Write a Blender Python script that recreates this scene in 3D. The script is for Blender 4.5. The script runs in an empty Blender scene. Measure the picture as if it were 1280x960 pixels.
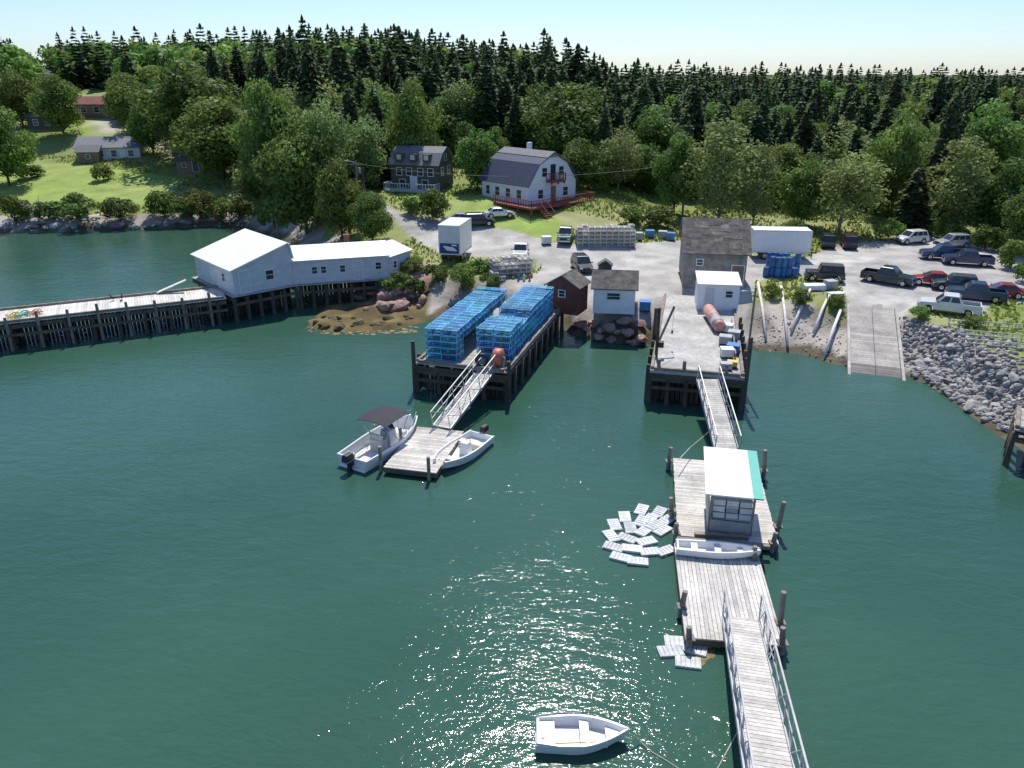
import bpy, bmesh, math, random
import numpy as np
from mathutils import Vector, Matrix
R=random.Random(11); NR=np.random.RandomState(5)
D2R=math.radians
F=949.0; PT=D2R(22.3); CP,SP=math.cos(PT),math.sin(PT); HC=20.0
scene=bpy.context.scene; COL=scene.collection
# ------------------------------------------------------------ camera geometry helpers
def ray(px,py):
    a=(px-640)/F; u=(480-py)/F
    return Vector((a,CP+u*SP,-SP+u*CP))
def P(px,py,z=0.0):
    d=ray(px,py); t=(z-HC)/d.z
    return Vector((d.x*t,d.y*t,z))
def proj(x,y,z):
    dep=y*CP-(z-HC)*SP; up=y*SP+(z-HC)*CP
    dep=np.where(dep<1,1,dep)
    return 640+F*x/dep,480-F*up/dep,dep
# ------------------------------------------------------------ terrain
SHPX=[(-110,296),(0,290),(60,291),(120,288),(190,287),(250,283),(300,283),(335,297),(375,320),(412,345),(420,370),(405,388),(385,402),(400,413),(440,417),(490,412),(530,402),(575,392),(620,398),(700,405),(722,419),(760,426),(803,432),(860,420),(935,436),(1000,442),(1058,458),(1122,466),(1160,480),(1200,507),(1240,537),(1285,567),(1340,612)]
SH=[P(a,b,0).to_2d() for a,b in SHPX]
POLY=[tuple(p) for p in SH]+[(60,22),(120,5),(2600,-200),(2600,3200),(-2600,3200),(-2600,140),(-140,108)]
PA=np.array(POLY)
def inpoly(x,y,poly):
    ins=np.zeros(x.shape,bool); n=len(poly)
    for i in range(n):
        x0,y0=poly[i]; x1,y1=poly[(i+1)%n]
        if y0==y1: continue
        c=((y0>y)!=(y1>y))&(x<(x1-x0)*(y-y0)/(y1-y0)+x0)
        ins^=c
    return ins
def sdist(x,y):
    d=np.full(x.shape,1e9); n=len(POLY)
    for i in range(n):
        a=PA[i]; b=PA[(i+1)%n]; ab=b-a; l=ab@ab
        t=np.clip(((x-a[0])*ab[0]+(y-a[1])*ab[1])/l,0,1)
        d=np.minimum(d,np.hypot(x-a[0]-t*ab[0],y-a[1]-t*ab[1]))
    return np.where(inpoly(x,y,POLY),d,-d)
LAT=NR.rand(256,256)
def vn(x,y,s):
    x=np.asarray(x)/s+1000.3; y=np.asarray(y)/s+1000.7
    i=np.floor(x).astype(int); j=np.floor(y).astype(int); f=x-i; g=y-j
    f=f*f*(3-2*f); g=g*g*(3-2*g)
    a=LAT[i%256,j%256]; b=LAT[(i+1)%256,j%256]; c=LAT[i%256,(j+1)%256]; d=LAT[(i+1)%256,(j+1)%256]
    return (a*(1-f)+b*f)*(1-g)+(c*(1-f)+d*f)*g
def sst(a,b,x):
    t=np.clip((x-a)/(b-a),0,1); return t*t*(3-2*t)
RA=np.array([26.0,50.4]); RB=np.array([29.3,59.6])
def ledgef(x,y): return sst(-27,-22,x)*(1-sst(-10,-5,x))*(1-sst(72,78,y))
def hgt(x,y):
    x=np.asarray(x,float); y=np.asarray(y,float)
    s=sdist(x,y)
    sn=s+(vn(x,y,2.3)-.5)*1.2+(vn(x,y,.9)-.5)*.5
    beach=sst(12,16,x)*(1-sst(30,32,x)); led=ledgef(x,y)
    w=4.0+5*beach+4.5*led
    left=1-sst(-42,-30,x)
    lot=2.4-1.1*left
    q=np.clip(sn/w,0,1); q=q*(1-led)+q**1.9*led
    z=np.where(s>0,lot*sst(-.3*(1-led)+.25*beach,1,q)+.12,np.maximum(s*.35,-3.5))
    z=np.where((s>0),np.maximum(z,.05),z)
    z=z+led*(s>0)*((vn(x,y,1.2)-.5)*.5+(vn(x,y,.6)-.5)*.25)*(1-sst(7,10,s))
    z=np.where((s>.3),np.maximum(z,.03),z)
    hl=np.interp(y,[104,112,136,160,200,300,1500],[0,.9,4.4,9.5,14.5,18,22])
    hc=np.interp(y,[74,84,95,110,150,200,300,1500],[0,.9,2.8,3.9,6.2,11,13,16])
    hr=np.interp(y,[86,110,150,200,300,1500],[0,1.2,3.2,6.0,7.0,9])
    wl=1-sst(-46,-24,x); wr=sst(8,26,x)
    hill=hl*wl+hc*(1-wl)*(1-wr)+hr*wr
    land=sst(2,9,s)
    z=z+hill*land+(vn(x,y,14)-.5)*.8*sst(6,30,s)*sst(84,100,y)
    z=z+(vn(x,y,25)-.5)*5*sst(110,150,y)*land*(1-.5*left)
    ab=RB-RA; l=ab@ab; t=((x-RA[0])*ab[0]+(y-RA[1])*ab[1])/l
    dd=np.abs((x-RA[0])*ab[1]-(y-RA[1])*ab[0])/math.sqrt(l)
    m=(dd<2.2)&(t<1.0)&(t>-.6)
    z=np.where(m,2.4*t-.25,z)
    return z
TS=np.concatenate([np.linspace(15,140,900),np.linspace(140.5,500,500)])
def G(px,py):
    d=ray(px,py); x=d.x*TS; y=d.y*TS; z=HC+d.z*TS
    h=hgt(x,y); k=np.argmax(z<h)
    if not (z<h).any(): k=len(TS)-1
    if k>0:
        a=z[k-1]-h[k-1]; b=h[k]-z[k]; f=a/(a+b+1e-9); t=TS[k-1]+(TS[k]-TS[k-1])*f
    else: t=TS[0]
    xx,yy=d.x*t,d.y*t
    return Vector((xx,yy,float(hgt(np.array([xx]),np.array([yy]))[0])))
# ------------------------------------------------------------ object helpers
def tag(o,label=None,cat=None,group=None,kind=None):
    if label: o['label']=label
    if cat: o['category']=cat
    if group: o['group']=group
    if kind: o['kind']=kind
    return o
def thing(name,label,cat,loc=(0,0,0),rz=0,group=None):
    o=bpy.data.objects.new(name,None); COL.objects.link(o); o.location=loc; o.rotation_euler=(0,0,rz); o.empty_display_size=.2
    return tag(o,label,cat,group)
def inst(name,mesh,parent=None,loc=(0,0,0),rz=0,sc=None):
    o=bpy.data.objects.new(name,mesh); COL.objects.link(o); o.location=loc; o.rotation_euler=(0,0,rz)
    if sc is not None: o.scale=sc if hasattr(sc,'__len__') else (sc,)*3
    if parent: o.parent=parent
    return o
class MB:
    def __init__(s): s.V=[]; s.F=[]; s.C=[]
    def add(s,vs,fs,col=1.0):
        n=len(s.V); s.V+= [tuple(v) for v in vs]; s.F+=[tuple(i+n for i in f) for f in fs]
        if not hasattr(col,'__len__'): col=(col,col,col)
        s.C+=[col]*len(fs); return s
    def box(s,c,d,rz=0,col=1.0,top=1.0,ty=None):
        hx,hy,hz=d[0]/2,d[1]/2,d[2]/2; ty=top if ty is None else ty
        ca,sa=math.cos(rz),math.sin(rz); vs=[]
        for z,kx,ky in((-hz,1,1),(hz,top,ty)):
            for x,y in((-hx,-hy),(hx,-hy),(hx,hy),(-hx,hy)):
                x*=kx;y*=ky; vs.append((c[0]+x*ca-y*sa,c[1]+x*sa+y*ca,c[2]+z))
        return s.add(vs,[(3,2,1,0),(4,5,6,7),(0,1,5,4),(1,2,6,5),(2,3,7,6),(3,0,4,7)],col)
    def bar(s,a,b,w,h=None,col=1.0):
        a=Vector(a);b=Vector(b);h=h or w; d=(b-a)
        if d.length<1e-6: return s
        d.normalize(); up=Vector((0,0,1)) if abs(d.z)<.95 else Vector((0,1,0))
        x=d.cross(up).normalized(); z=x.cross(d).normalized()
        vs=[]
        for p in(a,b):
            for i,j in((-1,-1),(1,-1),(1,1),(-1,1)): vs.append(p+x*i*w/2+z*j*h/2)
        return s.add(vs,[(0,1,2,3),(7,6,5,4),(0,4,5,1),(1,5,6,2),(2,6,7,3),(3,7,4,0)],col)
    def tube(s,pts,r,n=6,col=1.0,caps=True):
        pts=[Vector(p) for p in pts]; m=len(pts)
        rs=list(r) if hasattr(r,'__len__') else [r]*m
        vs=[];fs=[]
        px=None
        for i,p in enumerate(pts):
            d=(pts[min(i+1,m-1)]-pts[max(i-1,0)]).normalized()
            if px is None:
                up=Vector((0,0,1)) if abs(d.z)<.9 else Vector((1,0,0)); x=d.cross(up).normalized()
            else:
                x=(px-d*px.dot(d)).normalized()
            px=x; y=d.cross(x)
            for k in range(n):
                a=2*math.pi*k/n; vs.append(p+(x*math.cos(a)+y*math.sin(a))*rs[i])
        for i in range(m-1):
            for k in range(n):
                a=i*n+k;b=i*n+(k+1)%n; fs.append((a,b,b+n,a+n))
        if caps: fs.append(tuple(range(n-1,-1,-1))); fs.append(tuple(range((m-1)*n,m*n)))
        return s.add(vs,fs,col)
    def cyl(s,a,b,r,r1=None,n=10,col=1.0): return s.tube([a,b],[r,r if r1 is None else r1],n,col)
    def prism(s,prof,y0,y1,col=1.0,axis='y'):
        n=len(prof); vs=[]
        for y in(y0,y1):
            for a,b in prof: vs.append((a,y,b) if axis=='y' else (y,a,b))
        fs=[tuple(range(n)),tuple(range(2*n-1,n-1,-1))]
        for i in range(n):
            j=(i+1)%n; fs.append((j,i,i+n,j+n))
        return s.add(vs,fs,col)
    def quad(s,a,b,c,d,col=1.0): return s.add([a,b,c,d],[(0,1,2,3)],col)
    def mesh(s,name,mat,smooth=False,bev=0,recalc=True):
        me=bpy.data.meshes.new(name); me.from_pydata(s.V,[],s.F)
        at=me.color_attributes.new('Col','FLOAT_COLOR','CORNER')
        cc=[]
        for p,c in zip(s.F,s.C): cc+= [c[0],c[1],c[2],1.0]*len(p)
        at.data.foreach_set('color',cc)
        if recalc or bev:
            bm=bmesh.new(); bm.from_mesh(me)
            if recalc: bmesh.ops.recalc_face_normals(bm,faces=bm.faces)
            if bev:
                bmesh.ops.remove_doubles(bm,verts=bm.verts,dist=1e-4)
                es=[e for e in bm.edges if len(e.link_faces)==2 and e.calc_face_angle(0)>.45]
                bmesh.ops.bevel(bm,geom=es,offset=bev,segments=2,affect='EDGES',profile=.6,clamp_overlap=True)
            bm.to_mesh(me); bm.free()
        if smooth: me.polygons.foreach_set('use_smooth',[True]*len(me.polygons))
        me.materials.append(mat); me.update(); return me
    def build(s,name,mat,parent=None,smooth=False,bev=0,recalc=True):
        return inst(name,s.mesh(name,mat,smooth,bev,recalc),parent)
def npmesh(name,V,Fq,Cf,mat):
    me=bpy.data.meshes.new(name); nv=len(V); nf=len(Fq); k=Fq.shape[1]
    me.vertices.add(nv); me.vertices.foreach_set('co',V.astype(np.float32).ravel())
    me.loops.add(nf*k); me.loops.foreach_set('vertex_index',Fq.astype(np.int32).ravel())
    me.polygons.add(nf); me.polygons.foreach_set('loop_start',np.arange(0,nf*k,k,dtype=np.int32))
    me.update(calc_edges=True)
    at=me.color_attributes.new('Col','FLOAT_COLOR','CORNER')
    c=np.ones((nf,k,4),np.float32); c[:,:,:3]=Cf[:,None,:]
    at.data.foreach_set('color',c.ravel()); me.materials.append(mat); return me
# ------------------------------------------------------------ materials
def mat(name,col,rough=.7,metal=0,var=.2,scale=2.0,bump=0,bscale=15,coat=0,orand=0,stretch=None,transl=0,spec=.5):
    m=bpy.data.materials.new(name); m.use_nodes=True; nt=m.node_tree; N=nt.nodes; L=nt.links
    bs=N['Principled BSDF']; bs.inputs['Roughness'].default_value=rough; bs.inputs['Metallic'].default_value=metal
    bs.inputs['Specular IOR Level'].default_value=spec
    if coat: bs.inputs['Coat Weight'].default_value=coat; bs.inputs['Coat Roughness'].default_value=.05
    tc=N.new('ShaderNodeTexCoord'); src=tc.outputs['Object']
    if stretch:
        mp=N.new('ShaderNodeMapping'); mp.inputs['Scale'].default_value=stretch; L.new(src,mp.inputs[0]); src=mp.outputs[0]
    at=N.new('ShaderNodeAttribute'); at.attribute_name='Col'
    mx=N.new('ShaderNodeMix'); mx.data_type='RGBA'; mx.blend_type='MULTIPLY'; mx.inputs[0].default_value=1
    L.new(at.outputs['Color'],mx.inputs[6]); mx.inputs[7].default_value=(*col,1)
    out=mx.outputs[2]
    for sc,am in((scale,var),(scale*7.3,var*.7)):
        if am<=0: continue
        nz=N.new('ShaderNodeTexNoise'); nz.inputs['Scale'].default_value=sc; nz.inputs['Detail'].default_value=4; L.new(src,nz.inputs['Vector'])
        mr=N.new('ShaderNodeMapRange'); mr.inputs[1].default_value=.3; mr.inputs[2].default_value=.7; mr.inputs[3].default_value=1-am; mr.inputs[4].default_value=1+am
        L.new(nz.outputs['Fac'],mr.inputs[0])
        v=N.new('ShaderNodeVectorMath'); v.operation='SCALE'; L.new(out,v.inputs[0]); L.new(mr.outputs[0],v.inputs['Scale']); out=v.outputs[0]
    if orand:
        oi=N.new('ShaderNodeObjectInfo'); hs=N.new('ShaderNodeHueSaturation')
        m1=N.new('ShaderNodeMapRange'); m1.inputs[3].default_value=.5-.035*orand; m1.inputs[4].default_value=.5+.035*orand; L.new(oi.outputs['Random'],m1.inputs[0]); L.new(m1.outputs[0],hs.inputs['Hue'])
        mm=N.new('ShaderNodeMath'); mm.operation='FRACT'; m0=N.new('ShaderNodeMath'); m0.operation='MULTIPLY'; m0.inputs[1].default_value=7.77; L.new(oi.outputs['Random'],m0.inputs[0]); L.new(m0.outputs[0],mm.inputs[0])
        m2=N.new('ShaderNodeMapRange'); m2.inputs[3].default_value=1-.32*orand; m2.inputs[4].default_value=1+.32*orand; L.new(mm.outputs[0],m2.inputs[0]); L.new(m2.outputs[0],hs.inputs['Value'])
        L.new(out,hs.inputs['Color']); out=hs.outputs[0]
    L.new(out,bs.inputs['Base Color'])
    if bump:
        nb=N.new('ShaderNodeTexNoise'); nb.inputs['Scale'].default_value=bscale; nb.inputs['Detail'].default_value=5; L.new(src,nb.inputs['Vector'])
        b=N.new('ShaderNodeBump'); b.inputs['Distance'].default_value=bump; L.new(nb.outputs['Fac'],b.inputs['Height']); L.new(b.outputs[0],bs.inputs['Normal'])
    if transl:
        tr=N.new('ShaderNodeBsdfTranslucent'); L.new(out,tr.inputs[0]); ms=N.new('ShaderNodeMixShader'); ms.inputs[0].default_value=transl
        L.new(bs.outputs[0],ms.inputs[1]); L.new(tr.outputs[0],ms.inputs[2]); L.new(ms.outputs[0],N['Material Output'].inputs[0])
    return m
M={}
M['ground']=mat('ground',(1,1,1),.95,var=.14,scale=.35,bump=.06,bscale=2.5,spec=.2)
M['spruce']=mat('spruce_needles',(.098,.142,.058),.7,var=.15,scale=.8,orand=.9,transl=.38,spec=.25)
M['leaf']=mat('leaves',(.165,.24,.055),.6,var=.12,scale=.8,orand=.8,transl=.42,spec=.3)
M['birch']=mat('birch_leaves',(.21,.27,.09),.6,var=.12,scale=.8,orand=.7,transl=.42,spec=.3)
M['bark']=mat('bark',(.11,.085,.065),.9,var=.3,scale=3)
M['birchbark']=mat('birch_bark',(.36,.34,.30),.8,var=.3,scale=3)
M['grass']=mat('grass_blades',(.26,.32,.09),.8,var=.2,scale=.3,transl=.35,spec=.2)
M['deckw']=mat('weathered_deck_wood',(.38,.36,.32),.85,var=.18,scale=1.5,bump=.01)
M['deckgrey']=mat('sun_bleached_deck',(.54,.51,.46),.85,var=.22,scale=.9,bump=.01)
M['pierdeck']=mat('pale_pier_deck',(.62,.60,.55),.85,var=.14,scale=.9,bump=.01)
M['pile']=mat('pile_wood',(.085,.068,.05),.85,var=.35,scale=1.5,stretch=(1,1,.3))
M['postw']=mat('post_wood',(.24,.205,.165),.85,var=.3,scale=2)
M['beam']=mat('dark_timber',(.12,.095,.07),.85,var=.3,scale=1.5)
M['concrete']=mat('wharf_concrete',(.42,.405,.37),.9,var=.25,scale=.5,bump=.01)
M['ramp']=mat('ramp_concrete',(.42,.385,.34),.9,var=.22,scale=.7,bump=.02)
M['rock']=mat('granite',(.33,.315,.29),.9,var=.3,scale=1.5,bump=.06,bscale=3,orand=1)
M['redrock']=mat('pink_ledge_rock',(.40,.26,.20),.9,var=.3,scale=1.2,bump=.08,bscale=2.5,orand=.7)
M['weedrock']=mat('weed_covered_rock',(.13,.105,.045),.8,var=.35,scale=1.8,bump=.08,orand=.6)
M['roofwhite']=mat('white_metal_roof',(.80,.80,.78),.5,var=.07,scale=.8)
M['whitewall']=mat('white_clapboard',(.82,.83,.82),.7,var=.07,scale=1.2)
M['greywall']=mat('grey_weathered_clapboard',(.58,.60,.61),.8,var=.12,scale=1.0,stretch=(1,1,4))
M['bluewall']=mat('pale_blue_clapboard',(.70,.76,.82),.7,var=.05)
M['darkwall']=mat('dark_shingle_wall',(.10,.09,.082),.85,var=.25,scale=3)
M['redwall']=mat('barn_red_wall',(.19,.065,.045),.8,var=.25,scale=2)
M['brownwall']=mat('brown_wall',(.24,.17,.12),.85,var=.2)
M['blockwall']=mat('weathered_brown_grey_wall',(.27,.245,.215),.9,var=.35,scale=1.6,bump=.03,bscale=6)
M['shingle']=mat('weathered_shingle_roof',(.125,.11,.097),.9,var=.5,scale=1.8,bump=.04,bscale=7)
M['blueroof']=mat('dark_blue_roof',(.06,.072,.12),.75,var=.2,scale=3)
M['greyroof']=mat('grey_roof',(.20,.20,.205),.8,var=.15,scale=3)
M['trim']=mat('white_trim',(.76,.76,.74),.6,var=.04)
M['redwood']=mat('red_stained_wood',(.26,.06,.05),.7,var=.15)
M['glass']=mat('window_glass',(.035,.045,.055),.08,var=0)
M['white']=mat('white_gelcoat',(.80,.80,.78),.35,var=.04,scale=2)
M['offwhite']=mat('offwhite_plastic',(.64,.65,.64),.5,var=.08)
M['greypl']=mat('grey_plastic',(.34,.35,.36),.55,var=.15)
M['teal']=mat('teal_panel',(.07,.42,.34),.5,var=.06)
M['cream']=mat('cream_interior',(.62,.58,.47),.6,var=.12)
M['black']=mat('black_rubber',(.02,.02,.021),.5,var=.15)
M['navy']=mat('navy_canvas',(.022,.024,.032),.8,var=.15)
M['metal']=mat('galvanised_metal',(.42,.43,.43),.5,metal=.4,var=.15,scale=4)
M['alu']=mat('aluminium_rail',(.46,.46,.45),.5,metal=.3,var=.12)
M['chrome']=mat('rim_metal',(.55,.55,.56),.3,metal=.8,var=.05)
M['red']=mat('red_lens',(.35,.015,.012),.3,var=0)
M['lamp']=mat('lamp_lens',(.6,.6,.58),.15,var=0)
M['wire']=mat('blue_coated_wire',(.13,.46,.70),.45,var=.2,scale=1.1,orand=.9)
M['wiregrey']=mat('pale_weathered_wire',(.55,.54,.47),.6,var=.2,orand=.6)
M['net']=mat('trap_netting',(.07,.14,.18),.9,var=.4,scale=5,orand=.8)
M['netgrey']=mat('trap_netting_grey',(.30,.29,.26),.9,var=.35,scale=5)
M['bluepl']=mat('blue_plastic',(.05,.19,.42),.45,var=.12,orand=.5)
M['orange']=mat('orange_buoy_plastic',(.55,.17,.10),.5,var=.2)
M['pink']=mat('faded_red_tank',(.52,.27,.22),.6,var=.3,scale=2)
M['yellow']=mat('yellow_plastic',(.6,.42,.06),.5,var=.15)
M['rope']=mat('pale_rope',(.45,.42,.35),.9,var=.2)
M['weed']=mat('rockweed',(.17,.135,.05),.75,var=.35,scale=1.5)
M['log']=mat('bleached_log',(.70,.67,.62),.85,var=.15,scale=3)
M['crate']=mat('floating_crate_plastic',(.55,.57,.56),.6,var=.2,orand=.6)
# ------------------------------------------------------------ terrain mesh
def axis(lo,hi,st,end):
    a=list(np.arange(lo,hi,st)); s=st; v=a[-1]
    while v<end: s*=1.13; v+=s; a.append(v)
    return a
yp=axis(28,128,.55,2600); yp=[-60,-20,5,15,22]+yp
xr=axis(0,62,.55,2400); xs_=[-v for v in xr[:0:-1]]+xr
X,Y=np.meshgrid(np.array(xs_),np.array(yp)); XF=X.ravel(); YF=Y.ravel()
Z=hgt(XF,YF); S=sdist(XF,YF)
PXv,PYv,_=proj(XF,YF,Z)
nzx=(vn(XF,YF,3)-.5); nzb=(vn(XF,YF,9)-.5); nzs=(vn(XF,YF,1.1)-.5)
LOTP=[(430,236),(455,233),(490,262),(520,270),(570,276),(640,289),(690,302),(745,307),(860,300),(945,318),(1010,322),(1045,305),(1130,300),(1165,296),(1240,312),(1400,345),(1400,376),(1290,380),(1245,372),(1225,396),(1145,385),(1125,398),(1060,398),(1052,352),(1000,346),(945,352),(930,400),(930,450),(805,450),(803,398),(720,405),(640,400),(655,352),(680,338),(664,322),(610,322),(560,322),(535,310),(508,290),(470,262)]
LEFTCLR=[(-60,300),(-60,150),(30,150),(25,118),(150,110),(165,165),(335,196),(335,300)]
LEFTLAWN=[(-100,190),(95,205),(230,222),(200,258),(0,252),(-100,250)]
HOUSELAWN=[(540,255),(600,243),(740,270),(780,280),(690,300),(610,290),(560,275)]
def pj(p,amp=1): return inpoly(PXv+nzx*9*amp+nzs*4,PYv+nzb*4*amp,p)
c=np.zeros((len(XF),3))
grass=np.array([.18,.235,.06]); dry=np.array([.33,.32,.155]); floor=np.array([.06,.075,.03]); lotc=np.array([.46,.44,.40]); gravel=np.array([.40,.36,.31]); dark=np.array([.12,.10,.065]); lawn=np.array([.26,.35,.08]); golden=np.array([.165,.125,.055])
mixg=np.clip(.35+nzb*1.3+nzx*.6,0,1)[:,None]
c[:]=grass*(1-mixg)+dry*mixg*.8+grass*mixg*.2
lw=pj(LEFTLAWN)|pj(HOUSELAWN)|pj([(560,262),(570,245),(500,240),(480,250),(500,262)])|pj([(100,145),(140,150),(170,185),(90,170)])
c[lw]=(lawn*(1-mixg*.4)+dry*mixg*.4)[lw]
dr=pj([(690,262),(800,262),(820,285),(760,290),(700,285)])
c[dr]=(dry*.9+lawn*.1)
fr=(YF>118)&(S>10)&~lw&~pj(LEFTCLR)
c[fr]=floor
road=pj([(120,150),(140,148),(160,170),(235,183),(330,200),(330,212),(235,193),(150,180)],.3)
c[road]=gravel*1.1
lt=pj(LOTP,.6)
patch=(.88+.3*(vn(XF,YF,6)-.3)*.6+.2*nzs)[:,None]
c[lt]=(lotc*patch)[lt]
g2=lt&(vn(XF+50,YF,7)>.66); c[g2]=(c*np.array([.86,.86,.88]))[g2]
bw=np.where((XF>12)&(XF<31),6.5,3.6)
bk=(S<bw+nzx*3)&(S>-2)&~lt
c[bk]=(gravel*(.85+.5*nzs[:,None]+.4*nzx[:,None]))[bk]
lg=(ledgef(XF,YF)>.5)&(S>-1)&(S<9+nzx*3)&~lt
pinkc=np.array([.36,.25,.19]); k=np.clip((S-3.6+nzs*3)/1.5,0,1)[:,None]
c[lg]=((golden*(1-k)+pinkc*k)*(.85+.7*nzs[:,None]))[lg]
wl=(S<.9+nzx*1.5)&(ledgef(XF,YF)<.5)
c[wl]=(dark*(1+nzs[:,None]))[wl]
c*=(1+.25*nzs[:,None]); c=np.clip(c,.01,.7)
nx,ny=len(xs_),len(yp)
idx=np.arange(nx*ny).reshape(ny,nx)
Q=np.stack([idx[:-1,:-1],idx[:-1,1:],idx[1:,1:],idx[1:,:-1]],-1).reshape(-1,4)
me=bpy.data.meshes.new('ground'); V=np.stack([XF,YF,Z],-1)
me.vertices.add(len(V)); me.vertices.foreach_set('co',V.astype(np.float32).ravel())
me.loops.add(len(Q)*4); me.loops.foreach_set('vertex_index',Q.astype(np.int32).ravel())
me.polygons.add(len(Q)); me.polygons.foreach_set('loop_start',np.arange(0,len(Q)*4,4,dtype=np.int32)); me.update(calc_edges=True)
me.polygons.foreach_set('use_smooth',[True]*len(Q))
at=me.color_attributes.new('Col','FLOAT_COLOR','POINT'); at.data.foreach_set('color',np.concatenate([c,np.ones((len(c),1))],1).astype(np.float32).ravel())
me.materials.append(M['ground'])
tag(inst('ground',me),'shore land with gravel lot, lawns and wooded hill','ground',kind='structure')
# water
wm=bpy.data.materials.new('sea_water'); wm.use_nodes=True; nt=wm.node_tree; N=nt.nodes; L=nt.links
bs=N['Principled BSDF']; bs.inputs['Roughness'].default_value=.06; bs.inputs['IOR'].default_value=1.33
tc=N.new('ShaderNodeTexCoord')
n0=N.new('ShaderNodeTexNoise'); n0.inputs['Scale'].default_value=.05; n0.inputs['Detail'].default_value=5; L.new(tc.outputs['Object'],n0.inputs['Vector'])
cr=N.new('ShaderNodeValToRGB'); cr.color_ramp.elements[0].position=.35; cr.color_ramp.elements[0].color=(.029,.083,.056,1); cr.color_ramp.elements[1].position=.65; cr.color_ramp.elements[1].color=(.043,.108,.073,1)
L.new(n0.outputs['Fac'],cr.inputs[0]); L.new(cr.outputs[0],bs.inputs['Base Color'])
n1_=N.new('ShaderNodeTexNoise'); n1_.inputs['Scale'].default_value=.07; n1_.inputs['Detail'].default_value=4; L.new(tc.outputs['Object'],n1_.inputs['Vector'])
mr=N.new('ShaderNodeMapRange'); mr.inputs[1].default_value=.36; mr.inputs[2].default_value=.64; mr.inputs[3].default_value=.45; mr.inputs[4].default_value=.9; L.new(n1_.outputs['Fac'],mr.inputs[0])
prev=None
for sc,di,st,dt in((.3,.11,(1,1.6,1),2),(1.0,.075,(1,2.0,1),3),(3.2,.032,(1,1.8,1),3),(11,.009,(1,1.3,1),2)):
    mp=N.new('ShaderNodeMapping'); mp.inputs['Scale'].default_value=st; mp.inputs['Rotation'].default_value=(0,0,.25+sc*.05); L.new(tc.outputs['Object'],mp.inputs[0])
    nz=N.new('ShaderNodeTexNoise'); nz.inputs['Scale'].default_value=sc; nz.inputs['Detail'].default_value=dt; nz.inputs['Distortion'].default_value=.4; L.new(mp.outputs[0],nz.inputs['Vector'])
    b=N.new('ShaderNodeBump'); b.inputs['Distance'].default_value=di; L.new(nz.outputs['Fac'],b.inputs['Height']); L.new(mr.outputs[0],b.inputs['Strength'])
    if prev: L.new(prev.outputs[0],b.inputs['Normal'])
    prev=b
L.new(prev.outputs[0],bs.inputs['Normal'])
w=MB().quad((-1500,-400,0),(1500,-400,0),(1500,400,0),(-1500,400,0)).build('water',wm,recalc=False)
tag(w,'green harbour water','water',kind='structure')
# ------------------------------------------------------------ world, sun, camera
SEL,SAZ=58,4
wd=bpy.data.worlds.new('World'); scene.world=wd; wd.use_nodes=True; nt=wd.node_tree
sk=nt.nodes.new('ShaderNodeTexSky'); sk.sky_type='NISHITA'; sk.sun_disc=False; sk.sun_elevation=D2R(SEL); sk.sun_rotation=D2R(SAZ); sk.dust_density=.4; sk.air_density=1.0; sk.ozone_density=3.0
tn=nt.nodes.new('ShaderNodeMix'); tn.data_type='RGBA'; tn.blend_type='MULTIPLY'; tn.inputs[0].default_value=1; tn.inputs[7].default_value=(.76,.86,1.06,1)
nt.links.new(sk.outputs[0],tn.inputs[6]); nt.links.new(tn.outputs[2],nt.nodes['Background'].inputs[0]); nt.nodes['Background'].inputs[1].default_value=.145
sd=bpy.data.lights.new('sun','SUN'); sd.energy=5.0; sd.angle=D2R(.5); sd.color=(1,.955,.88)
so=bpy.data.objects.new('sun',sd); COL.objects.link(so)
sdir=Vector((math.sin(D2R(SAZ))*math.cos(D2R(SEL)),math.cos(D2R(SAZ))*math.cos(D2R(SEL)),math.sin(D2R(SEL))))
so.rotation_euler=(-sdir).to_track_quat('-Z','Y').to_euler()
cd=bpy.data.cameras.new('camera'); cd.sensor_width=36; cd.lens=F/1280*36; cd.clip_end=6000; cd.clip_start=.5
co=bpy.data.objects.new('camera',cd); COL.objects.link(co); co.location=(0,0,HC); co.rotation_euler=(D2R(90)-PT,0,0); scene.camera=co
scene.view_settings.view_transform='Standard'; scene.view_settings.look='None'
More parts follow.
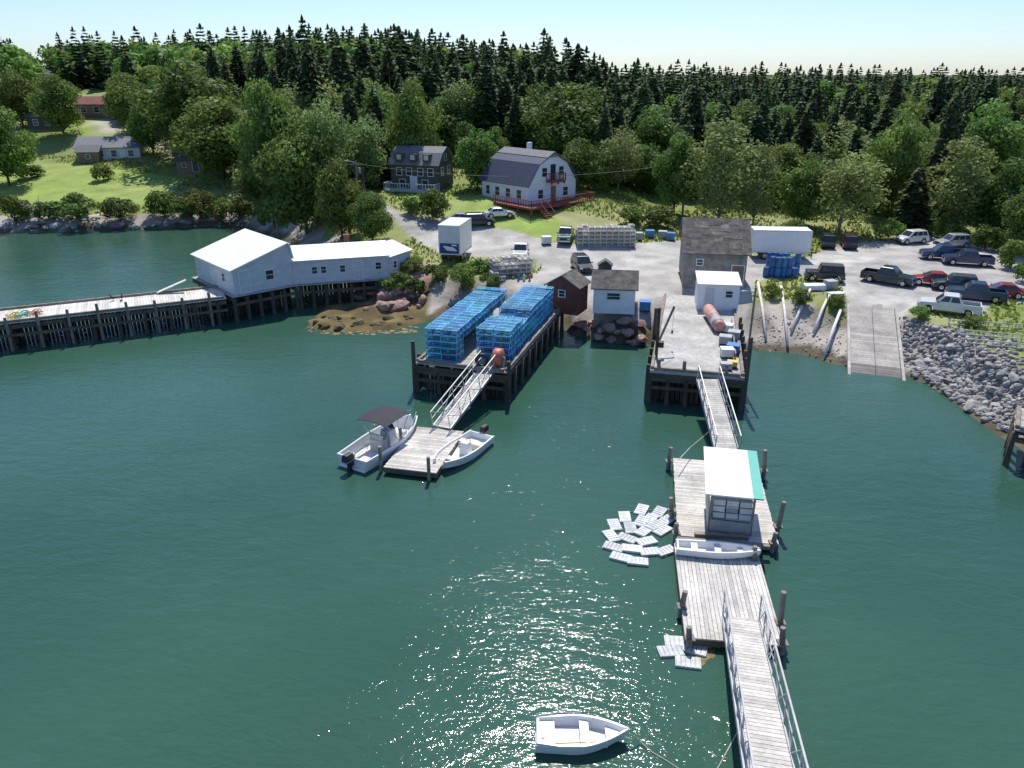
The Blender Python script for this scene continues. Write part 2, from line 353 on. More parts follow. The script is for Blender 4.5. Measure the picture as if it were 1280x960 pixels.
# ------------------------------------------------------------ trees
def spruce_arr(seed,h=12,lev=30,nb=12,hi=True):
    r=random.Random(seed); V=[];Fc=[];C=[]
    R0=h*r.uniform(.17,.22); k1=1 if hi else 1.9
    def dia(a,b,wd,up,cc):
        a=Vector(a);b=Vector(b);m=a.lerp(b,.55)+Vector((0,0,up)); d=(b-a).normalized(); s=d.cross(Vector((0,0,1)))
        if s.length<.05: s=Vector((1,0,0))
        s.normalize(); s=(s+Vector((0,0,r.uniform(-.6,.6)))).normalized()*wd
        n=len(V); V.extend([tuple(a),tuple(m+s),tuple(b),tuple(m-s)]); Fc.append((n,n+1,n+2,n+3)); C.append((cc,cc,cc*.95))
    for k in range(lev):
        f=k/lev; z=h*(.03+.93*f); rr=R0*(1-f)**.72+.16
        for b in range(max(5,int(nb*(1-.4*f)))):
            a=r.uniform(0,6.283); q=rr*r.uniform(.6,1.15); ca,sa=math.cos(a),math.sin(a)
            zt=z-q*r.uniform(.15,.5); cc=r.uniform(.6,1.35)
            dia((0,0,z+.15),(ca*q,sa*q,zt),(.15*q+.17)*k1,.12*q,cc)
            if hi:
                for j in range(3):
                    u=r.uniform(.35,.95); bx,by,bz=ca*q*u,sa*q*u,z+(zt-z)*u
                    a2=a+r.choice((-1,1))*r.uniform(.5,1.1); l=.35*q*(1.1-u)+.34
                    dia((bx,by,bz+.05),(bx+math.cos(a2)*l,by+math.sin(a2)*l,bz-l*r.uniform(.2,.8)),.15+.055*q,.03,cc*r.uniform(.75,1.25))
    for i in range(5): dia((r.uniform(-.1,.1),0,h*.88),(r.uniform(-.15,.15),r.uniform(-.1,.1),h*.99),.2,0,.9)
    return np.array(V),np.array(Fc),np.array(C)
def leaf_arr(seed,h=10,wd=8,lobes=20,nl=150,size=.34,lo=.3,dens=1.0,gapz=1.0):
    r=np.random.RandomState(seed); V=[];C=[]; cen=[]
    for i in range(lobes):
        for _ in range(30):
            p=r.uniform(-1,1,3)
            if (p**2).sum()<1: break
        z=h*(lo+(1-lo)/2)+p[2]*h*(1-lo)*.42
        shr=1-.35*max(0,p[2])
        cx,cy=p[0]*wd*.38*shr,p[1]*wd*.38*shr; rad=wd*r.uniform(.12,.24)
        cen.append((cx,cy,z,rad)); tint=r.uniform(.75,1.25); g=r.uniform(.94,1.06)
        n=int(nl*dens*(rad/(wd*.18))**1.6)
        d=r.normal(size=(n,3)); d/=np.linalg.norm(d,axis=1)[:,None]; d[:,2]=np.where(r.rand(n)<.35,np.abs(d[:,2]),d[:,2])
        rr=rad*r.uniform(.5,1.15,n)**.7
        pos=np.array([cx,cy,z])+d*rr[:,None]*np.array([1,1,.8*gapz])
        nn=d+r.normal(size=(n,3))*.5; nn/=np.linalg.norm(nn,axis=1)[:,None]
        t=np.cross(nn,r.normal(size=(n,3))); t/=np.linalg.norm(t,axis=1)[:,None]; b=np.cross(nn,t)
        s=size*r.uniform(.5,1.15,n)[:,None]
        V.append(np.stack([pos-t*s*.6,pos-b*s*.4,pos+t*s*.6,pos+b*s*.45],1))
        cc=tint*r.uniform(.82,1.18,n); C.append(np.stack([cc*g,cc,cc*.9],1))
    V=np.concatenate(V).reshape(-1,3); C=np.concatenate(C); Fq=np.arange(len(V)).reshape(-1,4)
    return V,Fq,C,cen
SPR=[]
for s in range(6):
    V,Fq,C=spruce_arr(s); me=npmesh('spruce_crown',V,Fq,C,M['spruce'])
    tr=MB().cyl((0,0,-.5),(0,0,11.2),.2,.03,7).mesh('spruce_trunk',M['bark'],True)
    SPR.append((me,tr))
SPL=[spruce_arr(40+s,12,18,8,False) for s in range(6)]
def limbs(cen,h,r0,seed,m):
    r=random.Random(seed); mb=MB(); top=Vector((r.uniform(-.3,.3),r.uniform(-.3,.3),h*.75))
    mb.tube([(0,0,-.4),(r.uniform(-.15,.15),r.uniform(-.15,.15),h*.3),top],[r0,r0*.75,r0*.25],7)
    for cx,cy,z,rad in cen:
        zb=max(h*.12,z-math.hypot(cx,cy)*1.0-.6); zb=min(zb,h*.68); b=Vector((0,0,zb)); e=Vector((cx,cy,z))
        mb.tube([b,b.lerp(e,.55)+Vector((0,0,.1)),e],[r0*.35,r0*.22,r0*.07],5)
    return mb.mesh('leafy_trunk',m,True)
LEAF=[];BIR=[];SHR=[]
for s in range(7):
    V,Fq,C,cen=leaf_arr(100+s,10,8,44,210,.36,.02)
    LEAF.append((npmesh('leafy_crown',V,Fq,C,M['leaf']),limbs(cen,10,.17,s,M['bark'])))
for s in range(5):
    V,Fq,C,cen=leaf_arr(200+s,10,6,46,100,.28,.02,1.0,1.2)
    BIR.append((npmesh('birch_crown',V,Fq,C,M['birch']),limbs(cen,10,.12,s,M['birchbark'])))
for s in range(4):
    V,Fq,C,cen=leaf_arr(300+s,2,2.6,16,130,.18,.0)
    SHR.append((npmesh('shrub_leaves',V,Fq,C,M['leaf']),limbs(cen,2,.04,s,M['bark'])))
LFL=[leaf_arr(400+s,10,8,16,48,.8,.05)[:3] for s in range(3)]
def tree(kind,p,h,wd,label,cat,group=None):
    if kind=='spruce': me,tr=R.choice(SPR); bh,bw,nm=12,4.7,'spruce_tree'
    elif kind=='leafy': me,tr=R.choice(LEAF); bh,bw,nm=10,7.6,'leafy_tree'
    elif kind=='birch': me,tr=R.choice(BIR); bh,bw,nm=10,5.6,'birch_tree'
    else: me,tr=R.choice(SHR); bh,bw,nm=2,2.5,'shrub'
    t=thing(nm,label,cat,(p.x,p.y,p.z-.08),R.uniform(0,6.28),group)
    t.scale=(wd/bw,wd/bw,h/bh)
    inst('crown',me,t); inst('trunk',tr,t)
    return t
def tree_px(kind,px,pyb,pyt,wpx,label,cat,group=None):
    p=G(px,pyb); dep=float(proj(p.x,p.y,p.z)[2]); 
    h=(pyb-pyt)*dep/F*1.03; return tree(kind,p,max(h,.5),wpx*dep/F,label,cat,group)
T=[('leafy',12,232,140,74,'big leafy tree at the left edge above the green lawn'),
('leafy',30,160,96,56,'bushy tree left of the dark cottage on the far left hill'),
('leafy',80,168,98,54,'bushy tree just below the reddish hillside house'),
('leafy',165,172,100,60,'leafy tree right of the reddish hillside house'),
('leafy',248,200,86,122,'tall broad tree behind the far lawn, its round top high on the left hillside'),
('leafy',280,224,128,108,'big spreading tree over the dark shed across the cove'),
('leafy',192,192,128,54,'medium leafy tree right of the grey hillside house'),
('leafy',348,262,112,84,'tall leafy tree behind the cove shore left of the lamp pole'),
('leafy',384,292,160,98,'large full leafy tree rising directly behind the white boathouse roof'),
('leafy',330,262,190,60,'low dense tree by the head of the cove'),
('leafy',428,298,205,64,'rounded tree left of the lamp pole behind the long shed'),
('leafy',466,304,240,54,'small bushy tree behind the right end of the long white shed'),
('birch',415,260,118,70,'pale airy tree standing above the large tree behind the boathouse'),
('birch',456,240,140,60,'slim pale tree up the road from the lamp pole'),
('leafy',520,225,112,68,'tall tree standing behind the dark shingled house'),
('leafy',597,238,168,60,'round bright green tree between the dark house and the blue gambrel house'),
('leafy',712,214,112,112,'broad crowned oak rising behind the blue gambrel house'),
('leafy',722,236,178,56,'small leafy tree at the right corner of the blue gambrel house'),
('birch',772,240,160,58,'slender birch at the forest edge right of the blue house'),
('leafy',745,238,190,46,'low leafy tree at the lawn edge behind the red deck'),
('birch',896,286,158,96,'tall thin birch behind the grey block building'),
('leafy',842,268,170,64,'leafy tree beside the utility pole'),
('birch',940,284,185,60,'pale birch behind the white box trailer'),
('birch',1048,290,182,92,'airy birch behind the two dark parked SUVs'),
('spruce',1135,290,208,52,'light coned spruce standing above the white SUV'),
('birch',1192,292,178,88,'greyish airy tree behind the row of navy pickups'),
('leafy',1245,300,205,80,'dense leafy tree at the right edge of the lot'),
('leafy',1275,318,235,66,'bushy tree cut by the right edge above the parked cars'),
('leafy',1108,272,150,70,'tall leafy tree at the forest edge above the white SUV'),
('spruce',1165,275,120,56,'tall dark spruce rising above the greyish airy tree'),
('leafy',1215,270,140,96,'large light green tree in the wood at upper right'),
('leafy',1000,282,205,62,'leafy tree at the forest edge above the long white trailer')]
for k,a,b,t_,w_,lb in T: tree_px(k,a,b,t_,w_,lb,'tree')
SB=[(20,280,240,44,'dark bush at the left edge of the cove shore'),(100,276,240,66,'wide shrub on the cove bank right of the driftwood'),(62,274,250,40,'shrub right behind the driftwood roots'),(150,276,248,46,'shrub on the cove bank under the lawn'),(205,272,240,44,'purplish bush in the middle of the cove bank'),(228,274,246,40,'bush just right of the purplish bush on the cove bank'),(250,272,235,50,'shrub on the cove bank below the dark shed'),(278,274,246,40,'low bush between the dark shed and the head of the cove'),(300,274,245,44,'bush at the right end of the cove bank'),(345,285,240,50,'bush behind the roof of the white boathouse'),(470,262,240,26,'small bush beside the road above the long shed'),
(540,274,236,48,'rounded bush on the lawn below the dark house'),(515,268,245,30,'low bush at the road bend'),(498,366,338,44,'bush on the bank right of the long shed'),(520,366,345,30,'low green bush above the pink ledge'),(545,352,328,38,'bush on the bank in front of the box trailer'),(580,362,330,40,'bush on the bank behind the left trap stack'),(612,360,340,28,'small bush at the back of the left trap stack'),(600,340,322,34,'bush left of the grey trap pile'),(515,340,320,34,'bush against the right end wall of the long shed'),
(820,284,255,54,'wide bush at the lawn edge left of the grey block building'),(790,280,258,40,'bush by the blue totes at the forest edge'),(990,300,275,30,'small bush behind the white box trailer'),(1110,300,272,40,'bush left of the white SUV'),(1178,300,268,34,'shrub behind the navy pickups'),(1230,312,280,40,'shrub behind the dark pickup at the right'),(1262,335,300,40,'bush at the right edge of the lot'),(1278,352,320,30,'bush cut by the right frame edge'),(965,372,352,26,'weedy bush on the bank by the bleached poles'),(1000,380,360,30,'green weeds on the bank near the upturned skiff'),(1045,385,365,24,'low bush at the left edge of the ramp'),(1150,398,382,30,'low bush at the right edge of the ramp head'),(130,225,205,30,'small shrub on the far lawn below the grey house'),(40,222,205,36,'shrub on the left lawn'),(1215,408,392,30,'weedy shrub on the strip below the white pickup')]
for a,b,t_,w_,lb in SB: tree_px('shrub',a,b,t_,w_,lb,'shrub')
clear=[LEFTCLR,[(20,90),(75,90),(75,112),(20,112)],[(480,300),(478,205),(580,205),(600,215),(720,215),(745,240),(860,252),(960,262),(1120,272),(1400,290),(1400,600),(480,600)],LOTP]
cand=[]
def grid(y0,y1,cell):
    y=y0
    while y<y1:
        x=-(.80*y+12)
        while x<.80*y+12:
            cand.append((x+R.uniform(-.45,.45)*cell,y+R.uniform(-.45,.45)*cell)); x+=cell
        y+=cell
grid(84,190,4.3); grid(190,290,5.0)
ca=np.array(cand); cz=hgt(ca[:,0],ca[:,1]); cs=sdist(ca[:,0],ca[:,1]); cpx,cpy,_=proj(ca[:,0],ca[:,1],cz)
ok=cs>7
for p in clear: ok&=~inpoly(cpx,cpy,p)
Yf=np.interp(cpx,[-100,200,330,480,490,600,730,740,860,1000,1280],[150,150,90,92,114,116,116,106,102,100,98])
ok&=ca[:,1]>Yf
order=[i for i in np.argsort(ca[:,1]) if ok[i]]
ns=nl=0; rest=[]
def region(px):
    for lim,tx in((150,'on the far left hillside'),(330,'on the hillside behind the far lawn'),(480,'on the slope behind the white boathouse'),(590,'behind the dark shingled house'),(740,'behind the blue gambrel house'),(860,'left of the grey block building'),(1000,'behind the grey block building'),(1150,'behind the parked SUVs')):
        if px<lim: return tx
    return 'above the parking lot at the right'
for i in order:
    x,y=ca[i]; px=cpx[i]; edge=y-Yf[i]
    pl=np.interp(px,[0,330,480,600,740,860,1000,1280],[.72,.62,.42,.25,.28,.3,.42,.58])
    if edge<9: pl+=.35
    if y>150 and px>330: pl*=.45
    isl=R.random()<pl; vis=-60<px<1340
    hgt_=R.uniform(8.5,14.5)*(1 if edge>6 else .78)
    if R.random()<.15: hgt_*=1.15
    if y>190: hgt_=R.uniform(9,14.5)
    hgt_*=float(np.interp(px,[0,200,350,640,900,1280],[.92,1.0,1.14,1.04,.94,.80]))
    if isl: hgt_*=.78
    p=Vector((x,y,cz[i]))
    if vis and not isl and ns<285: 
        ns+=1; band='front row' if edge<9 else 'deeper in the wood'
        tree('spruce',p,hgt_,hgt_*R.uniform(.44,.62),f'dark spruce {region(px)}, {band}','tree',f'spruces {region(px)}, {band}')
    elif vis and isl and nl<190:
        nl+=1; k='birch' if R.random()<.25 else 'leafy'; band='front row' if edge<9 else 'deeper in the wood'
        tree(k,p,hgt_,hgt_*R.uniform(.7,.95),f'{"pale birch" if k=="birch" else "leafy tree"} {region(px)}, {band}','tree',f'{k} trees {region(px)}, {band}')
    else: rest.append((x,y,cz[i],hgt_,isl))
for nm,arrs,mt,sel,bh in(('distant_spruce_wood',SPL,M['spruce'],False,12),('distant_leafy_wood',LFL,M['leaf'],True,10)):
    VV=[];FF=[];CC=[];n=0
    for x,y,z,h,isl in rest:
        if isl!=sel: continue
        V,Fq,C=R.choice(arrs); a=R.uniform(0,6.28); s=h/bh; s2=s*R.uniform(1.0,1.45)
        if not sel: s2*=1.2
        ca_,sa_=math.cos(a),math.sin(a)
        W=np.stack([(V[:,0]*ca_-V[:,1]*sa_)*s2+x,(V[:,0]*sa_+V[:,1]*ca_)*s2+y,V[:,2]*s+z],1)
        hue=np.array([R.uniform(.85,1.2),1,R.uniform(.85,1.1)])
        VV.append(W);FF.append(Fq+n);CC.append(C*R.uniform(.7,1.4)*hue); n+=len(V)
    if VV: tag(inst(nm,npmesh(nm,np.concatenate(VV),np.concatenate(FF),np.concatenate(CC),mt)),'far-off '+('leafy' if sel else 'spruce')+' wood covering the top of the hill','wood',kind='stuff')
# grass tufts
n=80000; gx=NR.uniform(-85,75,n); gy=NR.uniform(52,140,n); gz=hgt(gx,gy); gs=sdist(gx,gy); gpx,gpy,_=proj(gx,gy,gz)
g=(gs>4)&~inpoly(gpx,gpy,LOTP)&~inpoly(gpx,gpy,HOUSELAWN)&~inpoly(gpx,gpy,LEFTLAWN)&(vn(gx,gy,4)>.3)&~((gx>19)&(gx<33)&(gs<7))&~((ledgef(gx,gy)>.5)&(gs<9))
gx,gy,gz=gx[g],gy[g],gz[g]; m=len(gx); a=NR.uniform(0,3.14,m); w_=NR.uniform(.08,.2,m); h_=NR.uniform(.10,.38,m)
dx,dy=np.cos(a)*w_,np.sin(a)*w_; lx,ly=NR.uniform(-.12,.12,(2,m))
V=np.stack([np.stack([gx-dx,gy-dy,gz-.03],1),np.stack([gx+dx,gy+dy,gz-.03],1),np.stack([gx+dx*.5+lx,gy+dy*.5+ly,gz+h_],1),np.stack([gx-dx*.6+lx,gy-dy*.6+ly,gz+h_*.8],1)],1).reshape(-1,3)
cc=NR.uniform(.6,1.2,m); C=np.stack([cc*NR.uniform(.8,1.2,m),cc,cc*.8],1)
tag(inst('grass',npmesh('grass',V,np.arange(len(V)).reshape(-1,4),C,M['grass'])),'rough grass and weeds on the banks','grass',kind='stuff')
# ------------------------------------------------------------ rocks
ROCK={}
def rockmesh(seed,m,nm):
    bm=bmesh.new(); bmesh.ops.create_icosphere(bm,subdivisions=2,radius=.5); r=random.Random(seed)
    pl=[(Vector((r.gauss(0,1),r.gauss(0,1),r.gauss(0,1))).normalized(),r.uniform(.26,.42)) for _ in range(9)]
    for v in bm.verts:
        for nn,d in pl:
            k=v.co.dot(nn)
            if k>d: v.co-=nn*(k-d)
        v.co*=1+r.uniform(-.03,.03); v.co.z*=.8
    me=bpy.data.meshes.new(nm); bm.to_mesh(me); bm.free()
    at=me.color_attributes.new('Col','FLOAT_COLOR','CORNER'); at.data.foreach_set('color',[1.0]*4*len(at.data)); me.materials.append(m); return me
for k in('rock','redrock','weedrock'): ROCK[k]=[rockmesh(i+{'rock':0,'redrock':20,'weedrock':40}[k],M[k],k) for i in range(6)]
def boulder(x,y,z,s,k,label,group):
    o=inst('boulder',R.choice(ROCK[k]),None,(x,y,z),0,(s*R.uniform(.8,1.4),s*R.uniform(.8,1.3),s*R.uniform(.7,1.1)))
    o.rotation_euler=(R.uniform(-.4,.4),R.uniform(-.4,.4),R.uniform(0,6.3)); return tag(o,label,'rock',group)
def scatter(poly,n,s0,s1,k,label,group,dz=.15):
    xs=[p[0] for p in poly]; ys=[p[1] for p in poly]; c_=0; tries=0
    while c_<n and tries<n*30:
        tries+=1; a,b=R.uniform(min(xs),max(xs)),R.uniform(min(ys),max(ys))
        if not inpoly(np.array([a]),np.array([b]),poly)[0]: continue
        p=G(a,b); s=s0+(s1-s0)*R.random()**1.9; boulder(p.x,p.y,max(p.z,-.1)+s*dz,s,k,label,group); c_+=1
RIP=[(1135,402),(1175,425),(1230,455),(1290,475),(1290,560),(1240,535),(1200,505),(1165,478),(1140,450)]
scatter(RIP,180,.3,.85,'rock','grey granite boulder in the riprap bank right of the ramp','riprap boulders')
scatter([(437,365),(470,350),(530,352),(560,362),(540,386),(450,390)],32,.6,1.7,'redrock','pink ledge boulder on the point between the long shed and the trap wharf','pink shore boulders')
scatter([(715,398),(803,404),(803,432),(760,426),(722,418)],26,.6,1.5,'redrock','dark brown boulder under the white hut between the wharves','boulders below the white hut')
scatter([(5,284),(120,281),(190,280),(290,276),(300,284),(190,289),(60,293),(5,292)],40,.5,1.3,'rock','pale rock along the far cove shore','rocks on the cove shore')
scatter([(392,398),(420,395),(470,398),(520,394),(500,408),(400,410)],22,.4,1.2,'weedrock','weed covered rock at the waterline off the pink point','weedy rocks',-.05)
def scatter_stuff(name,poly,n,s0,s1,k,label):
    bases=[]
    for me in ROCK[k][:4]:
        V=np.array([v.co[:] for v in me.vertices]); Fq=np.array([p.vertices[:] for p in me.polygons]); bases.append((V,Fq))
    VV=[];FF=[];CC=[];nn=0; xs=[p[0] for p in poly]; ys=[p[1] for p in poly]
    for _ in range(n):
        a,b=R.uniform(min(xs),max(xs)),R.uniform(min(ys),max(ys))
        if not inpoly(np.array([a]),np.array([b]),poly)[0]: continue
        p=G(a,b)
        if p.z<-.15: continue
        s=R.uniform(s0,s1); V,Fq=R.choice(bases); t=R.uniform(0,6.28); c_,s_=math.cos(t),math.sin(t)
        W=np.stack([(V[:,0]*c_-V[:,1]*s_)*s+p.x,(V[:,0]*s_+V[:,1]*c_)*s*R.uniform(.7,1.2)+p.y,V[:,2]*s+p.z+s*.1],1)
        VV.append(W);FF.append(Fq+nn);CC.append(np.full((len(Fq),3),R.uniform(.6,1.5))); nn+=len(V)
    tag(inst(name,npmesh(name,np.concatenate(VV),np.concatenate(FF),np.concatenate(CC),M['rock'])),label,'stones',kind='stuff')
scatter_stuff('shore_gravel',[(940,395),(1058,395),(1058,460),(940,438)],420,.06,.2,'rock','loose stones on the gravel beach left of the ramp')
scatter_stuff('bank_gravel',[(1124,395),(1290,430),(1290,560),(1130,465)],2200,.15,.5,'rock','small stones between the riprap boulders')
def weed(px0,py0,rx,ry,n,label):
    mb=MB()
    for _ in range(n):
        a=R.uniform(0,6.28); q=R.random()**.6; p=P(px0+math.cos(a)*rx*q,py0+math.sin(a)*ry*q,0)
        s=R.uniform(.08,.32); t=R.uniform(0,6.28)
        v=[(p.x+math.cos(t+i*1.047)*s*R.uniform(.4,1.1),p.y+math.sin(t+i*1.047)*s*R.uniform(.4,1),.012+_*.00003) for i in range(6)]
        mb.add(v,[tuple(range(6))],R.uniform(.6,1.4))
    tag(mb.build('floating_rockweed',M['weed'],recalc=False),label,'seaweed',kind='stuff')
weed(452,412,75,7,220,'brown rockweed floating off the pink point')
weed(870,814,20,20,110,'rockweed and straw caught beside the lower float')
# ------------------------------------------------------------ wharves
PILE=MB().tube([(0,0,-3.2),(0,0,.3),(0,0,.5),(0,0,2.0)],[.16,.17,.15,.145],9,1).mesh('pile',M['pile'],True)
class Frame:
    def __init__(s,FL,FR,BR,BL):
        o=(FL+FR)/2; b=(BL+BR)/2; d=(b-o); d.z=0; s.L=d.length; d.normalize(); s.a=math.atan2(d.y,d.x)-math.pi/2
        s.W=abs((FR-FL).dot(Vector((d.y,-d.x,0)))); s.o=Vector((o.x,o.y,0)); s.d=d; s.r=Vector((d.y,-d.x,0))
    def w(s,x,y,z=0): return s.o+s.r*x+s.d*y+Vector((0,0,z))
def planks(mb,x0,x1,y0,y1,z,pw=.2,th=.08,along='x',gap=.015,v=.16):
    if along=='x':
        y=y0
        while y<y1-.01:
            e=min(y+pw,y1); k=R.uniform(1-v,1+v); mb.box(((x0+x1)/2+R.uniform(-.02,.02),(y+e)/2,z-th/2+R.uniform(-.004,.004)),(x1-x0,e-y-gap,th),0,(k,k*.99,k*R.uniform(.94,1))); y=e
    else:
        x=x0
        while x<x1-.01:
            e=min(x+pw,x1); k=R.uniform(1-v,1+v); mb.box(((x+e)/2,(y0+y1)/2,z-th/2+R.uniform(-.004,.004)),(e-x-gap,y1-y0,th),0,k); x=e
def wharf(name,label,fr,zd,deckmat,step=2.3,nx=4,solid=False,curb=True,rowsback=1.0,skirt=None,front=False):
    t=thing(name,label,'wharf',tuple(fr.o),fr.a)
    mb=MB(); W,L=fr.W,fr.L
    if solid: mb.box((0,L/2,zd-.1),(W,L,.2))
    else: planks(mb,-W/2,W/2,0,L,zd,.22)
    mb.build('deck',deckmat,t)
    mb=MB()
    for i in range(nx): mb.box((-W/2+.15+(W-.3)*i/(nx-1),L/2,zd-.36),(.25,L-.1,.3))
    mb.build('stringer',M['beam'],t)
    y=.12
    while y<L*rowsback:
        MB().box((0,y,zd-.62),(W+.1,.26,.22)).build('cross_beam',M['beam'],t)
        for i in range(nx):
            x=-W/2+.05+(W-.1)*i/(nx-1)
            p=inst('pile',PILE,t,(x,y-.02,0)); p.scale=(1,1,(zd-.2)/2.0)
        y+=step
    if curb:
        mb=MB()
        for sx in(-1,1): mb.box((sx*(W/2-.12),L/2,zd+.1),(.2,L-.4,.18))
        mb.box((0,.12,zd+.1),(W-.5,.2,.18)); mb.build('curb',M['postw'],t)
    for sk in (skirt or ()):
        mb=MB(); y=.5
        while y<L*rowsback-.3:
            mb.box((sk,y,zd/2-.35),(.05,.24,zd-.5+R.uniform(-.25,.1)),0,R.uniform(.5,1.1)); y+=.29
        mb.build('bulkhead_board',M['pile'],t)
    if front:
        mb=MB(); x=-W/2+.3
        while x<W/2-.2: mb.box((x,.62,zd/2-.4),(.24,.05,zd-.6+R.uniform(-.4,.05)),0,R.uniform(.5,1.1)); x+=.31
        mb.box((0,-.06,zd-1.15),(W,.1,.22)).box((0,-.06,zd-.35),(W+.2,.12,.3)); mb.build('front_cribbing',M['pile'],t)
    return t
A0=P(0,405,2.2);B0=P(283,373,2.2)
dd=(B0-A0).normalized(); nn_=Vector((-dd.y,dd.x,0)); wid=4.3
S0=A0-dd*30
frP=Frame(S0+nn_*wid,S0,B0,B0+nn_*wid)
tp=wharf('long_pier','long weathered wooden pier leading left from the white boathouse',frP,2.2,M['pierdeck'],step=1.9,nx=3,curb=True,skirt=(-.3,))
yy=1
while yy<frP.L-1:
    MB().cyl((frP.W/2+.12,yy,-.5),(frP.W/2+.12,yy,2.2+R.uniform(.4,.8)),.13,.11,8).build('fender_post',M['postw'],tp); yy+=2.1
MB().bar((frP.W/2+.22,0,1.25),(frP.W/2+.22,frP.L,1.25),.12,.2).build('fender_rail',M['beam'],tp)
def house(name,label,N_,ang,L_,W_,prof,mats,wins=(),doors=(),over=.3,th=.12,found=.5,cat='house',ridge='side'):
    t=thing(name,label,cat,(N_.x,N_.y,N_.z),ang)
    wm_,rm=mats[0],mats[1]
    mb=MB()
    if ridge=='side':
        pts=[(f*W_,z) for f,z in prof]
        mb.prism([(0,-found)]+[(a,b) for a,b in pts]+[(W_,-found)],0,L_,axis='x')
    else:
        pts=[(f*L_,z) for f,z in prof]
        mb.prism([(0,-found)]+[(a,b) for a,b in pts]+[(L_,-found)],0,W_,axis='y')
    mb.build('wall',wm_,t)
    mb=MB(); lo,hi=-over,(L_ if ridge=='side' else W_)+over
    pr=list(pts)
    def extn(a,b,o):
        d=math.hypot(b[0]-a[0],b[1]-a[1]); return (a[0]-(b[0]-a[0])/d*o,a[1]-(b[1]-a[1])/d*o)
    pr=[extn(pr[0],pr[1],over)]+pr[1:-1]+[extn(pr[-1],pr[-2],over)]
    for i in range(len(pr)-1):
        a,b=pr[i],pr[i+1]; d=math.hypot(b[0]-a[0],b[1]-a[1])
        if d<.05: continue
        nx_,nz_=-(b[1]-a[1])/d,(b[0]-a[0])/d; e=.012
        q=[(a[0]+nx_*e,a[1]+nz_*e),(b[0]+nx_*e,b[1]+nz_*e),(b[0]+nx_*th,b[1]+nz_*th+.0),(a[0]+nx_*th,a[1]+nz_*th)]
        mb.prism(q,lo,hi,axis='x' if ridge=='side' else 'y')
    roof=mb.build('roof',rm,t)
    def plc(face,u,z,w,h,frm,inner,nm,nmi):
        def bx(o,ww,hh,dd_,):
            if face=='f': return (u,-o,z),(ww,dd_,hh)
            if face=='b': return (u,W_+o,z),(ww,dd_,hh)
            if face=='l': return (-o,u,z),(dd_,ww,hh)
            return (L_+o,u,z),(dd_,ww,hh)
        m=MB(); tk=.07
        for s in(-1,1):
            c_,dm=bx(.02,tk,h+2*tk,.07); c_=list(c_); k=0 if face in'fb' else 1; c_[k]+=s*(w/2+tk/2); m.box(c_,dm)
            c_,dm=bx(.02,w,tk,.07); c_=list(c_); c_[2]+=s*(h/2+tk/2); m.box(c_,dm)
        if nm=='window':
            c_,dm=bx(.02,w,.04,.05); m.box(c_,dm)
        fo=m.build(nm,frm,t)
        c_,dm=bx(.006,w,h,.03); MB().box(c_,dm).build(nmi,inner,fo)
        return fo
    for (face,u,z,w,h) in wins: plc(face,u,z,w,h,M['trim'],M['glass'],'window','pane')
    for (face,u,z,w,h,mm) in doors: plc(face,u,z,w,h,M['trim'],mm,'door','door_leaf')
    return t,roof
def ang(a,b): return math.atan2(b.y-a.y,b.x-a.x)
n1=P(294,369,2.25); a1=D2R(42); L1=5.5; fd=Vector((math.cos(a1),math.sin(a1),0)); e1=n1+fd*L1
def platform(label,o,a,Lt,Wd,x0=-.4,y0=-.4):
    pl=thing('timber_platform',label,'platform',(o.x,o.y,0),a)
    mb=MB(); planks(mb,x0,Lt,y0,Wd,2.22,.25); mb.build('deck',M['deckw'],pl)
    x=x0+.15
    while x<Lt:
        y=y0+.12
        while y<Wd: p=inst('pile',PILE,pl,(x,y,0)); p.scale=(1.1,1.1,1.02); y+=1.9
        MB().box((x,(y0+Wd)/2,1.88),(.24,Wd-y0-.1,.28)).build('cross_beam',M['beam'],pl); x+=1.15
    MB().box(((x0+Lt)/2,y0+.05,1.5),(Lt-x0,.1,.25)).build('front_brace',M['beam'],pl)
    MB().box((x0+.05,(y0+Wd)/2,1.2),(.1,Wd-y0,.2)).build('side_brace',M['beam'],pl)
    mb=MB(); x=x0+.3
    while x<Lt-.2: mb.box((x,y0+1.6,.95),(.26,.06,1.9+R.uniform(-.3,.1)),0,R.uniform(.5,1)); x+=.33
    mb.build('bulkhead_board',M['pile'],pl)
platform('timber platform on dark piles carrying the white-roofed boathouse',n1,a1,L1+.3,8.9)
house('white_boathouse','broad white-roofed boathouse at the head of the long pier',n1,a1,L1,8.4,[(0,2.15),(.96,3.75),(1,2.6)],(M['greywall'],M['roofwhite']),
  wins=[('f',3.3,1.25,.7,.8),('l',2.0,1.2,.6,.7)],doors=[('f',1.0,1.0,.9,1.9,M['greywall']),('l',5.4,1.05,2.0,1.9,M['greywall'])],found=.02,ridge='gable',cat='boathouse',over=.25)
n2=e1+fd*.03; e2=P(486,347,2.25); a2=ang(n2,e2); L2=(e2-n2).length
platform('narrow timber platform on piles under the long white-roofed shed',n2-Vector((0,0,.01)),a2,L2+.3,5.0,x0=.3)
h2,_r=house('long_shed','long low white-roofed shed with grey clapboard wall beside the boathouse',n2,a2,L2,5.0,[(0,2.1),(.5,2.9),(1,2.1)],(M['greywall'],M['roofwhite']),
  wins=[('f',1.9,1.15,.45,.6),('f',2.7,1.15,.45,.6),('f',4.4,1.15,.45,.6),('f',L2-.9,1.2,.5,.6)],doors=[('f',5.8,.9,.8,1.7,M['greywall'])],found=.02,cat='shed',over=.2)
MB().box((5.2,3.6,2.95),(.45,.45,1.0)).box((5.2,3.6,3.5),(.55,.55,.1)).build('chimney',M['redwall'],_r)
n3=e2+Vector((math.cos(a2),math.sin(a2),0))*.03; e3=P(520,334,2.3)
